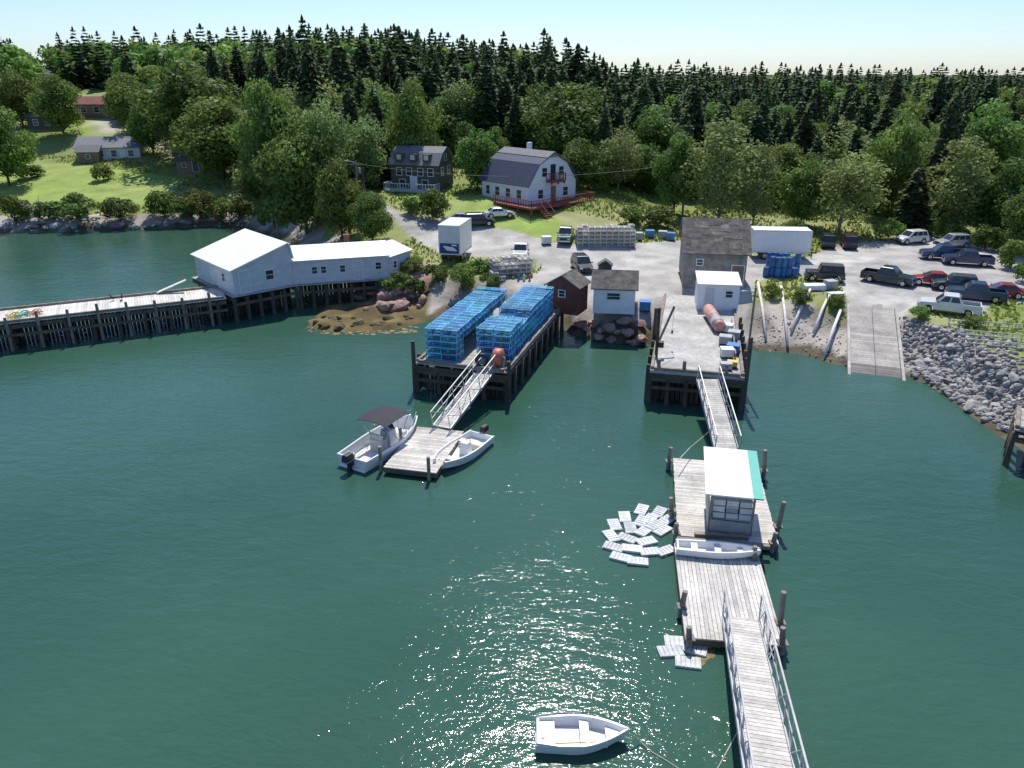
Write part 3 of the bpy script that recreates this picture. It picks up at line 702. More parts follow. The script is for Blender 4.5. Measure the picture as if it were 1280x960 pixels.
house('shed_wing','short end wing of the white-roofed shed angled toward the road',n3,ang(n3,e3),max(2.4,(e3-n3).length*.8),4.4,[(0,1.9),(.5,2.6),(1,1.9)],(M['greywall'],M['roofwhite']),wins=[('f',1.0,1.05,.45,.6)],found=1.6,cat='shed',over=.18)
q0=P(196,366,2.3);q1=P(232,350,3.2)
mb=MB().bar(q0,q1,.5,.08); tag(mb.build('leaning_plank',M['log']),'pale board leaning up against the left corner of the boathouse','plank')
# ---- trap wharf
FL,FR,BR,BL=P(519,453,2.1),P(634,466,2.1),P(716,392,2.1),P(606,366,2.1)
fr1=Frame(FL,FR,BR,BL)
tw=wharf('trap_wharf','wooden wharf on dark piles loaded with blue trap stacks',fr1,2.1,M['deckw'],step=1.7,nx=5,skirt=(fr1.W/2-.6,),front=True)
for x,y,hh in((-fr1.W/2-.1,0,1.5),(fr1.W/2+.1,0,.8),(-fr1.W/2-.1,.9,.3)):
    MB().cyl((x,y,-2),(x,y,2.1+hh),.17,.13,9).build('tall_pile',M['pile'],tw)
def trapmeshes(wm_,nm_,h=.41):
    l,w=1.10,.55; s=.022; mb=MB()
    def strip(a,b,n):
        a=Vector(a);b=Vector(b);d=(b-a).normalized(); t=d.cross(Vector(n)).normalized()*s/2; k=R.uniform(.6,1.1); mb.quad(a-t,b-t,b+t,a+t,k)
    nx_=9;ny_=5;nz_=3
    for z in(.01,h):
        for i in range(nx_+1): x=-l/2+l*i/nx_; strip((x,-w/2,z),(x,w/2,z),(0,0,1))
        for i in range(1,ny_): y=-w/2+w*i/ny_; strip((-l/2,y,z),(l/2,y,z),(0,0,1))
    for y in(-w/2,w/2):
        for i in range(1,nx_): x=-l/2+l*i/nx_; strip((x,y,0),(x,y,h),(0,1,0))
        for i in range(1,nz_): z=h*i/nz_; strip((-l/2,y,z),(l/2,y,z),(0,1,0))
    for x in(-l/2,l/2):
        for i in range(1,ny_): y=-w/2+w*i/ny_; strip((x,y,0),(x,y,h),(1,0,0))
        for i in range(1,nz_): z=h*i/nz_; strip((x,-w/2,z),(x,w/2,z),(1,0,0))
    for y in(-w/2,w/2):
        for z in(.02,h-.01): mb.bar((-l/2,y,z),(l/2,y,z),.038,col=1.3)
        for x in(-l/2,l/2): mb.bar((x,y,0),(x,y,h),.038,col=1.3)
    for x in(-l/2,l/2):
        for z in(.02,h-.01): mb.bar((x,-w/2,z),(x,w/2,z),.038,col=1.3)
    cage=mb.mesh('cage',wm_,recalc=False)
    m2=MB(); m2.quad((-.1,-w/2+.03,.03),(-.1,w/2-.03,.03),(-.02,w/2-.03,h-.03),(-.02,-w/2+.03,h-.03),.8)
    m2.add([(-.5,-w/2+.03,.05),(-.5,w/2-.03,.05),(-.2,.08,.22),(-.2,-.08,.22)],[(0,1,2,3)],1.1)
    m2.box((0,0,.02),(1.0,.48,.01),0,.8)
    m2.box((.3,0,.06),(.4,.1,.06),.2,(3.2,2.0,1.6)); m2.tube([(.1,.1,.3),(.12,.1,.15)],[.04,.08],5,(6,4,3)); m2.box((.25,.1,.33),(.3,.2,.03),.3,(4,3,2.6))
    return cage,m2.mesh('netting',nm_,recalc=False)
TB=trapmeshes(M['wire'],M['net']); TG=trapmeshes(M['wiregrey'],M['netgrey'],.38)
def trap(mm,p,a,label,group,name='lobster_trap',cat='lobster trap'):
    t=thing(name,label,cat,tuple(p),a,group); inst('cage',mm[0],t); inst('netting',mm[1],t); return t
LAY=['bottom layer','second layer up','third layer up','fourth layer up','fifth layer up','sixth layer up']
def block(fr,x0,y0,nc,nr,nz,side,zd,hide):
    for c_ in range(nc):
        for r_ in range(nr):
            top=nz if not(side=='right' and 5<=r_<=7) else nz-1
            if r_>=nr-2: top=nz-R.choice((0,1))
            for z in range(top):
                if hide(c_,r_,z,top): continue
                x=x0+(c_+.5)*1.17+R.uniform(-.05,.05); y=y0+(r_+.5)*.62+R.uniform(-.03,.03)
                pos='front end' if r_<2 else ('back end' if r_>nr-4 else 'middle')
                trap(TB,fr.w(x,y,zd+.02+z*.43),fr.a+R.uniform(-.07,.07)+(math.pi if R.random()<.5 else 0),f'blue lobster trap in {side} stack on the trap wharf, {pos}, {LAY[z]}',f'blue traps in the {side} stack, {pos}, {LAY[z]}')
W2=fr1.W/2
block(fr1,-W2+.35,.9,2,18,5,'left',2.1,lambda c,r,z,t: c==1 and z<t-2 and r>1)
block(fr1,W2-2.75,1.9,2,19,5,'right',2.1,lambda c,r,z,t: c==0 and z<t-2 and r>1)
pq=fr1.w(W2-.9,.9,2.1)
t=thing('orange_float_drum','big orange-red round drum buoy on the near corner of the trap wharf','drum',tuple(pq),fr1.a)
MB().tube([(-.3,0,.66),(-.22,0,.66),(.22,0,.66),(.3,0,.66)],[.5,.6,.6,.5],18).build('drum',M['orange'],t,True)
MB().cyl((-.5,0,.66),(.5,0,.66),.05,n=6).bar((-.45,-.4,0),(-.45,0,.66),.07).bar((-.45,.4,0),(-.45,0,.66),.07).bar((.45,-.4,0),(.45,0,.66),.07).bar((.45,.4,0),(.45,0,.66),.07).build('stand',M['metal'],t)
tyr=thing('black_tyre','black tyre leaning at the end of the trap wharf','tyre',tuple(fr1.w(W2-1.9,.5,2.12)),fr1.a+.4)
tb=[(math.cos(a)*.36,math.sin(a)*.08,.45+math.sin(a)*.36) for a in [i*2*math.pi/16 for i in range(17)]]
MB().tube(tb,.11,8,caps=False).build('tread',M['black'],tyr,True)
def gangway(name,label,a,b,w=1.2,rail=1.0,m=None,truss=True):
    d=b-a; L_=d.length; t=thing(name,label,'gangway',tuple(a),0); q=Vector((d.x,d.y,0)).normalized(); r=Vector((q.y,-q.x,0)); u=d.normalized(); up=r.cross(u)
    def W(x,y,z): return r*x+u*y+up*z
    mb=MB(); y=0
    while y<L_-.05:
        e=min(y+.2,L_); mb.bar(W(0,y+.01,.0),W(0,e-.01,.0),w-.1,.04,R.uniform(.82,1.15)); y=e
    mb.build('tread_boards',M['deckgrey'],t)
    for s in(-1,1):
        mb=MB(); mb.bar(W(s*w/2,0,-.05),W(s*w/2,L_,-.05),.07,.18)
        mb.bar(W(s*w/2,0,rail),W(s*w/2,L_,rail),.055,.055).bar(W(s*w/2,0,rail*.52),W(s*w/2,L_,rail*.52),.035,.035)
        n=max(3,int(L_/1.3))
        for i in range(n+1):
            mb.bar(W(s*w/2,L_*i/n,0),W(s*w/2,L_*i/n,rail),.045)
            if truss and i<n: mb.bar(W(s*w/2,L_*i/n,0 if i%2 else rail),W(s*w/2,L_*(i+1)/n,rail if i%2 else 0),.03)
        mb.build('railing',m or M['alu'],t)
    return t
gangway('gangway','aluminium gangway from the trap wharf down to the small float',P(552,534,.55),P(613,456,2.15),1.15)
def floatdock(name,label,FL,FR,BR,BL,zd=.45,posts=(),along='x'):
    fr=Frame(FL,FR,BR,BL); t=thing(name,label,'float',tuple(fr.o),fr.a); W,L=fr.W,fr.L
    mb=MB()
    if along=='x': planks(mb,-W/2,W/2,0,L,zd,.16,.06,v=.2)
    else: planks(mb,-W/2,W/2,0,L,zd,.16,.06,'y',v=.2)
    mb.build('deck',M['deckgrey'],t)
    mb=MB()
    for s in(-1,1): mb.box((s*(W/2-.08),L/2,zd-.2),(.16,L-.02,.26))
    mb.box((0,.07,zd-.2),(W-.34,.13,.26)).box((0,L-.07,zd-.2),(W-.34,.13,.26)); mb.build('frame',M['beam'],t)
    for i in range(3): MB().box((-W*.33+W*.33*i,L/2,.02),(.7,L-.5,.45)).build('flotation_billet',M['black'],t)
    for x,y,h in posts: MB().cyl((x,y,-3),(x,y,h),.11,.1,8).build('mooring_post',M['postw'],t)
    return fr,t
frs,_=floatdock('small_float','small wooden float between the two white motorboats',P(480,583,.45),P(545,592,.45),P(578,540,.45),P(522,532,.45),posts=((-1.75,.3,1.5),(1.1,-.1,1.4),(-1.7,3.2,1.2)))
frA,_=floatdock('upper_float','large wooden float carrying the white-roofed bait shelter',P(847,668,.45),P(974,682,.45),P(952,573,.45),P(834,580,.45),posts=())
frB,_=floatdock('lower_float','wooden float at the foot of the near gangway',P(856,796,.45),P(981,808,.45),P(945,685,.45),P(843,680,.45),posts=(),along='y')
for px,py,h,lb in((836,578,1.3,'wooden mooring pile at the far left corner of the upper float'),(840,640,1.2,'wooden mooring pile on the left side of the upper float'),(955,590,1.7,'wooden mooring pile on the right side of the upper float by the teal roof edge'),(972,660,1.8,'wooden mooring pile at the near right corner of the upper float'),(966,680,1.0,'short pile where the two floats meet on the right'),(845,668,1.0,'short pile where the two floats meet on the left'),(975,780,1.9,'tall leaning pile on the right side of the lower float'),(852,760,1.2,'wooden pile on the left side of the lower float'),(862,800,1.0,'short pile at the near left corner of the lower float'),(978,806,1.2,'pile at the near right corner of the lower float'),(942,700,1.1,'pile on the right side of the lower float beside the punt')):
    p=P(px,py,.4); tag(MB().tube([(0,0,-3.5),(0,0,.3),(R.uniform(-.12,.12),0,h)],[.13,.12,.1],9).box((0,0,.5),(.36,.36,.05)).build('mooring_pile',M['postw']),lb,'pile').location=(p.x,p.y,0)
gangway('gangway','long aluminium gangway from the main wharf down to the upper float',P(908,562,.6),P(884,474,2.2),1.3,1.0)
g2=P(926,772,.6); u_=P(962,962,2.5); g2e=g2+(u_-g2)*1.35
gangway('gangway','long grey gangway running from the lower float out of the bottom of the picture',g2e,g2,1.35,1.05,M['alu'])
pf=thing('near_landing','timber landing platform beyond the bottom of the picture','wharf',(g2e.x,g2e.y,0),ang(g2,g2e))
mb=MB(); planks(mb,0,3,-2,2,g2e.z,.2,.1,'y'); mb.build('deck',M['deckw'],pf)
for x,y in((.2,-1.8),(.2,1.8),(2.8,-1.8),(2.8,1.8)):
    p=inst('pile',PILE,pf,(x,y,0)); p.scale=(1,1,(g2e.z-.1)/2)
# ---- bait shelter
cz_=.45; s0=P(884,664,cz_); s1=P(939,670,cz_); fa=ang(s0,s1); Ls=(s1-s0).length; Ds=3.0
sh=thing('bait_shelter','white-roofed open shelter with teal roof edge on the upper float','shelter',tuple(s0),fa)
for x in(.05,Ls-.05):
    for y in(.05,Ds-.05): MB().box((x,y,1.1+ (0.12 if y>1 else 0)),(.1,.1,2.2+(.24 if y>1 else 0))).build('post',M['postw'],sh)
def roofslab(x0,x1,nm,m):
    mb=MB(); y0,y1=-.55,Ds+.55; z0,z1=2.2,2.5; 
    mb.add([(x0,y0,z0),(x1,y0,z0),(x1,y1,z1),(x0,y1,z1),(x0,y0,z0+.07),(x1,y0,z0+.07),(x1,y1,z1+.07),(x0,y1,z1+.07)],[(3,2,1,0),(4,5,6,7),(0,1,5,4),(1,2,6,5),(2,3,7,6),(3,0,4,7)]); mb.build(nm,m,sh)
roofslab(-.3,Ls-.2,'roof',M['roofwhite']); roofslab(Ls-.198,Ls+.25,'roof_edge_panel',M['teal'])
mb=MB()
for z in(.25,.5,.75,1.0,1.25): mb.box((-.0,Ds/2,z),(.03,Ds-.15,.2),0,R.uniform(.8,1.1))
mb.build('side_boarding',M['greypl'],sh)
MB().box((Ls/2,.0,.35),(Ls-.15,.03,.6)).build('front_board',M['deckw'],sh)
for i in range(3):
    for j in range(5):
        p=s0+Matrix.Rotation(fa,3,'Z')@Vector((.42+i*.58,.55+ .02*R.random(),.0+.01+j*.33))
        tt=thing('stacked_tote','grey and white fish tote stacked inside the bait shelter, %s column, %s'%(['left','middle','right'][i],LAY[j]),'tote',tuple(p),fa+R.uniform(-.05,.05))
        cl=R.choice(('offwhite','greypl','offwhite'))
        MB().box((0,0,.15),(.52,.8,.27),0,1,1.0).build('tub',M[cl],tt); MB().box((0,0,.3),(.56,.84,.035)).build('rim',M['greypl'] if cl=='offwhite' else M['offwhite'],tt)
BARR=MB().tube([(0,0,0),(0,0,.05),(0,0,.3),(0,0,.33),(0,0,.36),(0,0,.6),(0,0,.63),(0,0,.66),(0,0,.88),(0,0,.92)],[.26,.285,.29,.30,.29,.29,.30,.29,.28,.24],14).mesh('drum_body',M['bluepl'],True)
LID=MB().cyl((0,0,.92),(0,0,.945),.2,n=14).cyl((.1,0,.945),(.1,0,.97),.035,n=8).mesh('lid',M['black'])
def barrel(t): inst('drum_body',BARR,t); inst('lid',LID,t)
# ---- floating crates
CR=MB()
for s in(-1,1): CR.box((0,s*.28,.03),(.96,.03,.1)); CR.box((s*.47,0,.03),(.03,.53,.1))
CR.box((0,0,.065),(.91,.53,.02),0,.75)
for i in range(5): CR.box((-.36+i*.18,0,.083),(.13,.56,.014),0,R.uniform(.95,1.1))
CRM=CR.mesh('floating_crate',M['crate'])
cp=[(781,646),(802,637),(824,640),(768,656),(788,660),(832,651),(812,649),(764,670),(784,673),(828,663),(805,664),(767,684),(790,686),(808,677),(776,697),(812,690),(797,702),(832,689),(802,652),(818,657)]
for i,(a,b) in enumerate(cp):
    p=P(a,b,.05); th=math.atan2(-(b-670),a-800)+1.5+R.uniform(-.3,.3); o=inst('floating_crate',CRM,None,(p.x,p.y,.0+i*.002),th*.4); o.rotation_euler[0]=R.uniform(-.03,.03); o.rotation_euler[1]=R.uniform(-.03,.03); o.scale=(.95,.93,1)
    side=('left' if a<785 else 'right' if a>812 else 'middle'); row=('far' if b<656 else 'near' if b>682 else 'central')
    tag(o,f'pale slatted lobster crate floating in the raft left of the upper float, {row} {side} part','crate',f'floating crates, {row} {side} part')
for a,b,lb in((846,802,'farthest'),(868,811,'right-hand'),(838,814,'leftmost'),(860,828,'nearest')):
    p=P(a,b,.05); tag(inst('floating_crate',CRM,None,(p.x,p.y,.01),R.uniform(-.4,.1),.95),f'{lb} of the four pale crates floating beside the lower float','crate')
mb=MB()
pts=[P(a,b,.03) for a,b in((840,690),(833,696),(815,683),(795,705),(768,692),(760,665),(785,640),(830,636))]; mb.tube(pts,.018,5,caps=True)
tag(mb.build('crate_rope',M['rope']),'pale rope stringing the floating crates together','rope')
# ------------------------------------------------------------ boats
def hullmesh(L_,B,Hs,p,minb,mat_,keel=-.18,floor=.12):
    n=18; V=[];Fq=[]
    for i in range(n+1):
        s=i/n; k=max(0,(s-.4)/.6); b=B/2*(.88+.12*min(1,s*2.5))*(1-(1-minb)*k**p); zs=Hs*(1+.35*s**2.2); ch=b*(.86-.35*k**2); zk=keel+(Hs*.55)*k**3; x=-L_/2+L_*s
        xi=min(max(x,-L_/2+.05),L_/2-.12); gi=max(b-.09,.02); fi=max(b-.17,.015)
        zf=floor+(.15*k**2)
        row=[(x,0,zk),(x-.10*k,ch,min(.02+(Hs*.45)*k**3,zs-.1)),(x,b,zs-.03),(x,b-.01,zs),(xi,gi,zs),(xi,fi,zf),(xi,0,zf)]
        row=row+[(a,-c,d) for a,c,d in row[5:0:-1]]; V+=row
    m=12
    for i in range(n):
        for j in range(m): a=i*m+j;b=i*m+(j+1)%m; Fq.append((a,b,b+m,a+m))
    Fq.append(tuple(range(m))); Fq.append(tuple(range(n*m+m-1,n*m-1,-1)))
    mb=MB().add(V,Fq); b0=B/2*.88
    mb.box((-L_/2+.09,0,(Hs+floor)/2-.02),(.08,2*b0-.2,Hs-floor)); return mb.mesh('hull',mat_,False)
def outboard(par,x,z,s=1.0,y=0):
    o=MB().box((x-.12*s,y,z+.45*s),(.62*s,.36*s,.38*s),0,1,.75).build('outboard_motor',M['black'],par,bev=.04)
    MB().box((x-.05*s,y,z-.05*s),(.22*s,.12*s,.75*s)).box((x+.05*s,y,z+.1*s),(.25*s,.22*s,.3*s)).build('motor_leg',M['black'],o)
    MB().box((x-.12*s,y,z+.30*s),(.64*s,.37*s,.04*s),0,1).build('cowling_band',M['greypl'],o)
def boat_at(st,bo): 
    d=bo-st; return ((st+bo)/2),math.atan2(d.y,d.x),Vector((d.x,d.y,0)).length
c_,a_,l_=boat_at(P(441,578,.4),P(517,526,.6)); l_=min(max(l_,5.8),7.4)
b1=thing('motorboat','white motorboat with black canvas bimini top left of the small float','boat',(c_.x,c_.y,0),a_)
inst('hull',hullmesh(l_,2.35,.72,2.4,.22,M['white']),b1)
cs=MB().box((.35,0,.62),(.75,.8,1.0),0,1,.8).build('console',M['white'],b1,bev=.05)
MB().add([(.55,-.38,1.1),(.55,.38,1.1),(.4,.3,1.5),(.4,-.3,1.5)],[(0,1,2,3)]).build('windshield',M['glass'],cs)
MB().tube([(-.06,.18*math.cos(i*.785),1.0+.18*math.sin(i*.785)) for i in range(9)],.018,5).build('steering_wheel',M['black'],cs)
MB().box((-.55,0,.5),(.5,.9,.75)).box((-.72,0,1.05),(.1,.9,.35)).build('seat',M['cream'],b1,bev=.04)
MB().box((1.35,0,.35),(.6,.8,.45)).build('bow_seat',M['white'],b1,bev=.05)
MB().box((-l_/2+.45,-.55,.38),(.5,.5,.5)).box((-l_/2+.45,.55,.38),(.5,.5,.5)).build('stern_seat',M['cream'],b1,bev=.04)
mb=MB(); X0,X1=-1.1,1.15; nn2=6
def pt(i,j):
    fx=i/nn2; fy=j/6; return (X0+(X1-X0)*fx,-1.05+2.1*fy,2.02+.16*math.sin(math.pi*fy)+.07*math.sin(math.pi*fx))
for i in range(nn2):
    for j in range(6): mb.quad(pt(i,j),pt(i+1,j),pt(i+1,j+1),pt(i,j+1))
cn=mb.build('bimini_canopy',M['navy'],b1,recalc=False); sm=cn.modifiers.new('thickness','SOLIDIFY'); sm.thickness=.03
mb=MB()
for s in(-1,1):
    for xa in(X0+.1,0,X1-.1): mb.cyl((0 if xa else 0,s*1.08,.75),(xa,s*1.02,2.03),.022,n=6)
mb.build('bimini_frame',M['alu'],b1)
mb=MB(); rp=[]
for i in range(11):
    s=.55+.45*i/10; k=max(0,(s-.4)/.6); rp.append((-l_/2+l_*s-.05,2.35/2*(1-.78*k**2.4)-.06,.72*(1+.35*s**2.2)+.28))
for sgn in(-1,1):
    pts=[(x,y*sgn,z) for x,y,z in rp]; mb.tube(pts,.018,5)
    for q in pts[::3]: mb.cyl(q,(q[0],q[1],q[2]-.3),.014,n=5)
mb.build('bow_rail',M['alu'],b1); outboard(b1,-l_/2-.12,.35,1.15)
c_,a_,l_=boat_at(P(603,543,.4),P(549,582,.4)); l_=min(max(l_,4.4),5.6)
b2=thing('skiff','open white square-bowed skiff with black outboard right of the small float','boat',(c_.x,c_.y,0),a_)
inst('hull',hullmesh(l_,1.9,.52,3.0,.42,M['white']),b2)
MB().box((-.1,.2,.5),(.5,.6,.75),0,1,.8).build('console',M['white'],b2,bev=.04)
MB().box((-.95,0,.42),(.4,1.5,.08)).box((-.95,0,.25),(.35,1.0,.3)).build('stern_bench',M['cream'],b2); MB().box((1.2,0,.4),(.4,1.4,.08)).build('bow_bench',M['cream'],b2)
MB().tube([(-.38,.2+.15*math.cos(i*.785),.9+.15*math.sin(i*.785)) for i in range(9)],.016,5).build('steering_wheel',M['black'],b2)
outboard(b2,-l_/2-.1,.25,1.0)
MB().tube([(l_/2-.5,-.3,.5),(l_/2-.2,-.5,.3),(l_/2-.4,-.7,.15)],.02).build('bow_rope',M['rope'],b2)
c_,a_,l_=boat_at(P(669,917,.3),P(786,917,.3)); l_=min(max(l_,2.8),3.4)
d1=thing('dinghy','small white rowing dinghy floating alone in the foreground','boat',(c_.x,c_.y,0),a_-.02)
inst('hull',hullmesh(l_,1.38,.42,1.9,.03,M['white'],-.1,.08),d1)
MB().box((.08,0,.30),(.3,1.2,.05)).box((.08,0,.19),(.05,.9,.2)).build('middle_thwart',M['white'],d1,bev=.01)
MB().box((-l_/2+.38,0,.28),(.5,1.08,.05)).build('stern_thwart',M['white'],d1,bev=.01); MB().add([(l_/2-.75,-.42,.32),(l_/2-.75,.42,.32),(l_/2-.3,.14,.36),(l_/2-.3,-.14,.36)],[(0,1,2,3)]).build('bow_thwart',M['white'],d1)
MB().box((-.15,-.0,.10),(1.9,.72,.02)).build('floor_boards',M['offwhite'],d1)
MB().tube([(-1.3,-.2,.33),(-.9,-.32,.2),(.0,-.38,.34),(.9,-.2,.2)],.022,6).build('yellow_line',M['yellow'],d1)
MB().tube([(-l_/2-.0,-.55,.44),(-l_/4,-.69,.46),(0,-.7,.48)],.02,5).tube([(-l_/2-.0,.55,.44),(-l_/4,.69,.46),(0,.7,.48)],.02,5).build('gunwale_strip',M['greypl'],d1)
for s in(-1,1): MB().cyl((.25,s*.64,.42),(.25,s*.64,.5),.02).build('oarlock',M['metal'],d1)
bp=P(787,917,.45); tag(MB().tube([bp,P(800,926,.1),P(815,940,.02),P(835,952,.02),P(870,975,.02)],.018,5).build('mooring_rope',M['rope']),'thin rope trailing from the bow of the dinghy','rope')
tag(MB().tube([P(968,808,.5),P(930,900,.0),P(900,955,.02),P(880,990,.02)],.02,5).build('mooring_rope',M['rope']),'mooring line beside the near gangway','rope')
tag(MB().tube([P(848,575,1.2),P(862,560,1.0),P(880,545,1.3),P(885,540,2.0)],.025,5).build('mooring_rope',M['rope']),'mooring line from the upper float toward the gangway','rope')
c_,a_,l_=boat_at(P(850,686,.6),P(944,694,.6)); k1=thing('punt','narrow white punt lying across the joint of the two floats','boat',(c_.x,c_.y,.5),a_)
inst('hull',hullmesh(3.6,.95,.34,2.2,.25,M['white'],-.05,.06),k1); MB().box((0,0,.26),(.28,.8,.04)).box((-1,0,.26),(.28,.8,.04)).box((.95,0,.27),(.25,.6,.04)).build('thwart',M['offwhite'],k1)
for a,b,lb in(((868,668),(935,672),'dark timber beam lying in front of the bait shelter'),((846,674),(962,684),'long timber across the gap between the floats')):
    tag(MB().bar(P(*a,.55),P(*b,.55),.2,.18).build('timber',M['postw']),lb,'timber')
# ------------------------------------------------------------ main wharf
FL,FR,BR,BL=P(811,470,2.2),P(930,468,2.2),P(930,385,2.35),P(818,378,2.35)
fr2=Frame(FL,FR,BR,BL); fr2.L+=3
mw=wharf('main_wharf','broad concrete-topped wharf with dark piles running out from the grey block building',fr2,2.3,M['concrete'],step=1.5,nx=6,solid=True,rowsback=.75,skirt=(-fr2.W/2+.5,fr2.W/2-.5),front=True)
V2=fr2.W/2
for i in range(9):
    MB().cyl((-V2-.12,.2+i*1.6,-2),(-V2-.12,.2+i*1.6,2.3+(2.2 if i in(4,) else .3)),.15,.12,8).build('fender_pile',M['pile'],mw)
for i in range(8):
    MB().cyl((V2+.12,.2+i*1.5,-2),(V2+.12,.2+i*1.5,2.3+(2.6 if i in(0,) else .7)),.15,.12,8).build('fender_pile',M['pile'],mw)
for x in(-2.4,-.8,1.8): MB().cyl((x,.25,2.3),(x,.25,3.0),.12,.11,8).build('bollard',M['postw'],mw)
mb=MB().box((V2-.5,7,2.75),(.08,8,.1)); 
for i in range(6): mb.box((V2-.5,3.2+i*1.5,2.5),(.1,.1,.55))
mb.build('side_rail',M['postw'],mw)
hp=fr2.w(-V2+.25,2.6,2.3); t=thing('hoist','dark mast-and-boom hoist on the left edge of the main wharf','hoist',tuple(hp),fr2.a)
MB().cyl((0,0,0),(0,0,3.4),.11,.09,8).build('mast',M['pile'],t); MB().bar((0,0,.8),(.9,1.9,3.0),.12).build('boom',M['pile'],t)
MB().cyl((0,0,3.3),(.9,1.9,3.0),.015,n=5).cyl((.9,1.9,3.0),(.9,1.9,1.3),.012,n=5).build('cable',M['metal'],t); MB().box((.9,1.9,1.2),(.14,.14,.22)).build('hook_block',M['redwood'],t); MB().box((.25,0,.9),(.4,.4,.4)).build('winch',M['black'],t,bev=.04)
tp_=fr2.w(V2+.3,3.5,0); t=thing('lamp_pole','tall thin pole at the right edge of the main wharf','pole',tuple(tp_),0)
MB().cyl((0,0,-2),(0,0,7.2),.1,.07,8).build('shaft',M['postw'],t); MB().bar((0,0,6.9),(-.7,0,7.0),.06).box((-.75,0,6.95),(.3,.15,.1)).build('lamp_arm',M['metal'],t)
a,b=P(884,383,2.9),P(902,410,2.9); t=thing('red_tank','long faded red and grey tank lying along the right side of the main wharf','tank',((a.x+b.x)/2,(a.y+b.y)/2,2.32),ang(a,b)); hl=(b-a).length/2*.85
MB().tube([(-hl,0,.5),(-hl+.15,0,.5),(hl-.15,0,.5),(hl,0,.5)],[.28,.45,.45,.28],16).build('shell',M['pink'],t,True)
MB().tube([(-.2,0,.5),(.2,0,.5)],[.457,.457],16).tube([(hl*.4,0,.5),(hl*.8,0,.5)],[.457,.457],16).build('band',M['greypl'],t,True); MB().box((-hl*.6,0,.06),(.15,.9,.14)).box((hl*.6,0,.06),(.15,.9,.14)).build('cradle',M['postw'],t)
def tote(p,a,label,m='greypl',s=(1.1,1.0,.75)):
    t=thing('fish_tote',label,'tote',tuple(p),a); x,y,z=s
    mb=MB()
    for sx in(-1,1): mb.box((sx*(x/2-.03),0,z/2+.1),(.06,y,z)); mb.box((0,sx*(y/2-.03),z/2+.1),(x-.12,.06,z))
    mb.box((0,0,.13),(x-.12,y-.12,.06)); mb.build('tub',M[m],t,bev=0); MB().box((0,0,z+.115),(x+.06,y+.06,.05),0,1.15).build('lid',M[m],t,bev=.015)
    mb=MB()
    for k in(-1,0,1): mb.box((k*(x/2-.1),0,.05),(.14,y,.1))
    mb.build('skid',M['black'],t); return t
tl=[(908,415,'offwhite','pale tote nearest the red tank on the main wharf'),(906,430,'greypl','grey tote in the middle of the right edge of the main wharf'),(908,446,'offwhite','pale tote close to the end of the main wharf'),(917,424,'greypl','grey tote against the right edge rail of the main wharf'),(916,441,'bluepl','blue tote at the right edge of the main wharf near its end')]
for px,py,m,lb in tl: tote(P(px,py,2.32),fr2.a+R.uniform(-.2,.2),lb,m,(.8,.7,.5))
tote(P(915,459,2.32),fr2.a,'small yellow tote at the near right corner of the main wharf','yellow',(.6,.45,.3))
tote(P(907,462,2.32),fr2.a+.2,'low grey tote beside the yellow one at the wharf end','greypl',(.7,.5,.35))
# ------------------------------------------------------------ buildings ashore
n_=G(853,359); e_=G(930,360); a_=ang(n_,e_)
hb,rf=house('block_building','grey block building with a worn dark shingle roof behind the main wharf',n_,a_,(e_-n_).length,6.6,[(0,3.2),(.5,5.5),(1,3.2)],(M['blockwall'],M['shingle']),wins=[('f',1.3,2.3,.5,.5)],doors=[('f',4.6,1.1,1.0,2.0,M['brownwall'])],cat='building',over=.3)
mb=MB()
for i in range(20):
    mb.box((R.uniform(.2,5.2),R.uniform(.2,2.8),0),(R.uniform(.4,1.4),R.uniform(.25,.5),.02+i*.0007),0,R.uniform(.6,1.7))
for k in range(len(mb.V)): x,y,z=mb.V[k]; mb.V[k]=(x,y,3.2+y*(2.3/3.3)+.155+z)
mb.build('shingle_patch',M['shingle'],rf)
n_=P(871,386,2.35); e_=P(922,388,2.35)
house('white_shed','small white shed with pale flat-pitched roof in front of the grey block building',n_,ang(n_,e_),(e_-n_).length,2.6,[(0,2.0),(1,2.35)],(M['whitewall'],M['roofwhite']),doors=[('f',.9,.95,.7,1.7,M['greywall'])],wins=[('f',2.4,1.3,.5,.5)],cat='shed',over=.12,found=.05)
n_=P(741,386,2.4); e_=P(793,388,2.4); a_=ang(n_,e_)
hh,rf=house('white_hut','small white hut with grey shingled roof between the two wharves',n_,a_,(e_-n_).length,3.2,[(0,1.75),(.5,2.75),(1,1.75)],(M['whitewall'],M['shingle']),wins=[('f',1.6,1.1,1.0,.5)],cat='hut',over=.22,found=.35)
MB().box((.8,2.5,2.75),(1.1,.9,.6)).prism([(.15,3.05),(.8,3.5),(1.45,3.05)],2.0,3.0).build('roof_dormer',M['shingle'],rf)
n_=P(722,386,2.4); a_=ang(P(722,386,2.4),P(742,372,2.4))
t_,rf=house('red_hut','dark red hut with worn brown roof beside the trap wharf',n_,a_,2.2,2.7,[(0,1.7),(.5,2.5),(1,1.7)],(M['redwall'],M['shingle']),wins=[('l',1.4,1.1,.5,.5)],cat='hut',over=.2,found=.6)
n_=G(660,263); a_=math.atan2(.66,.75)
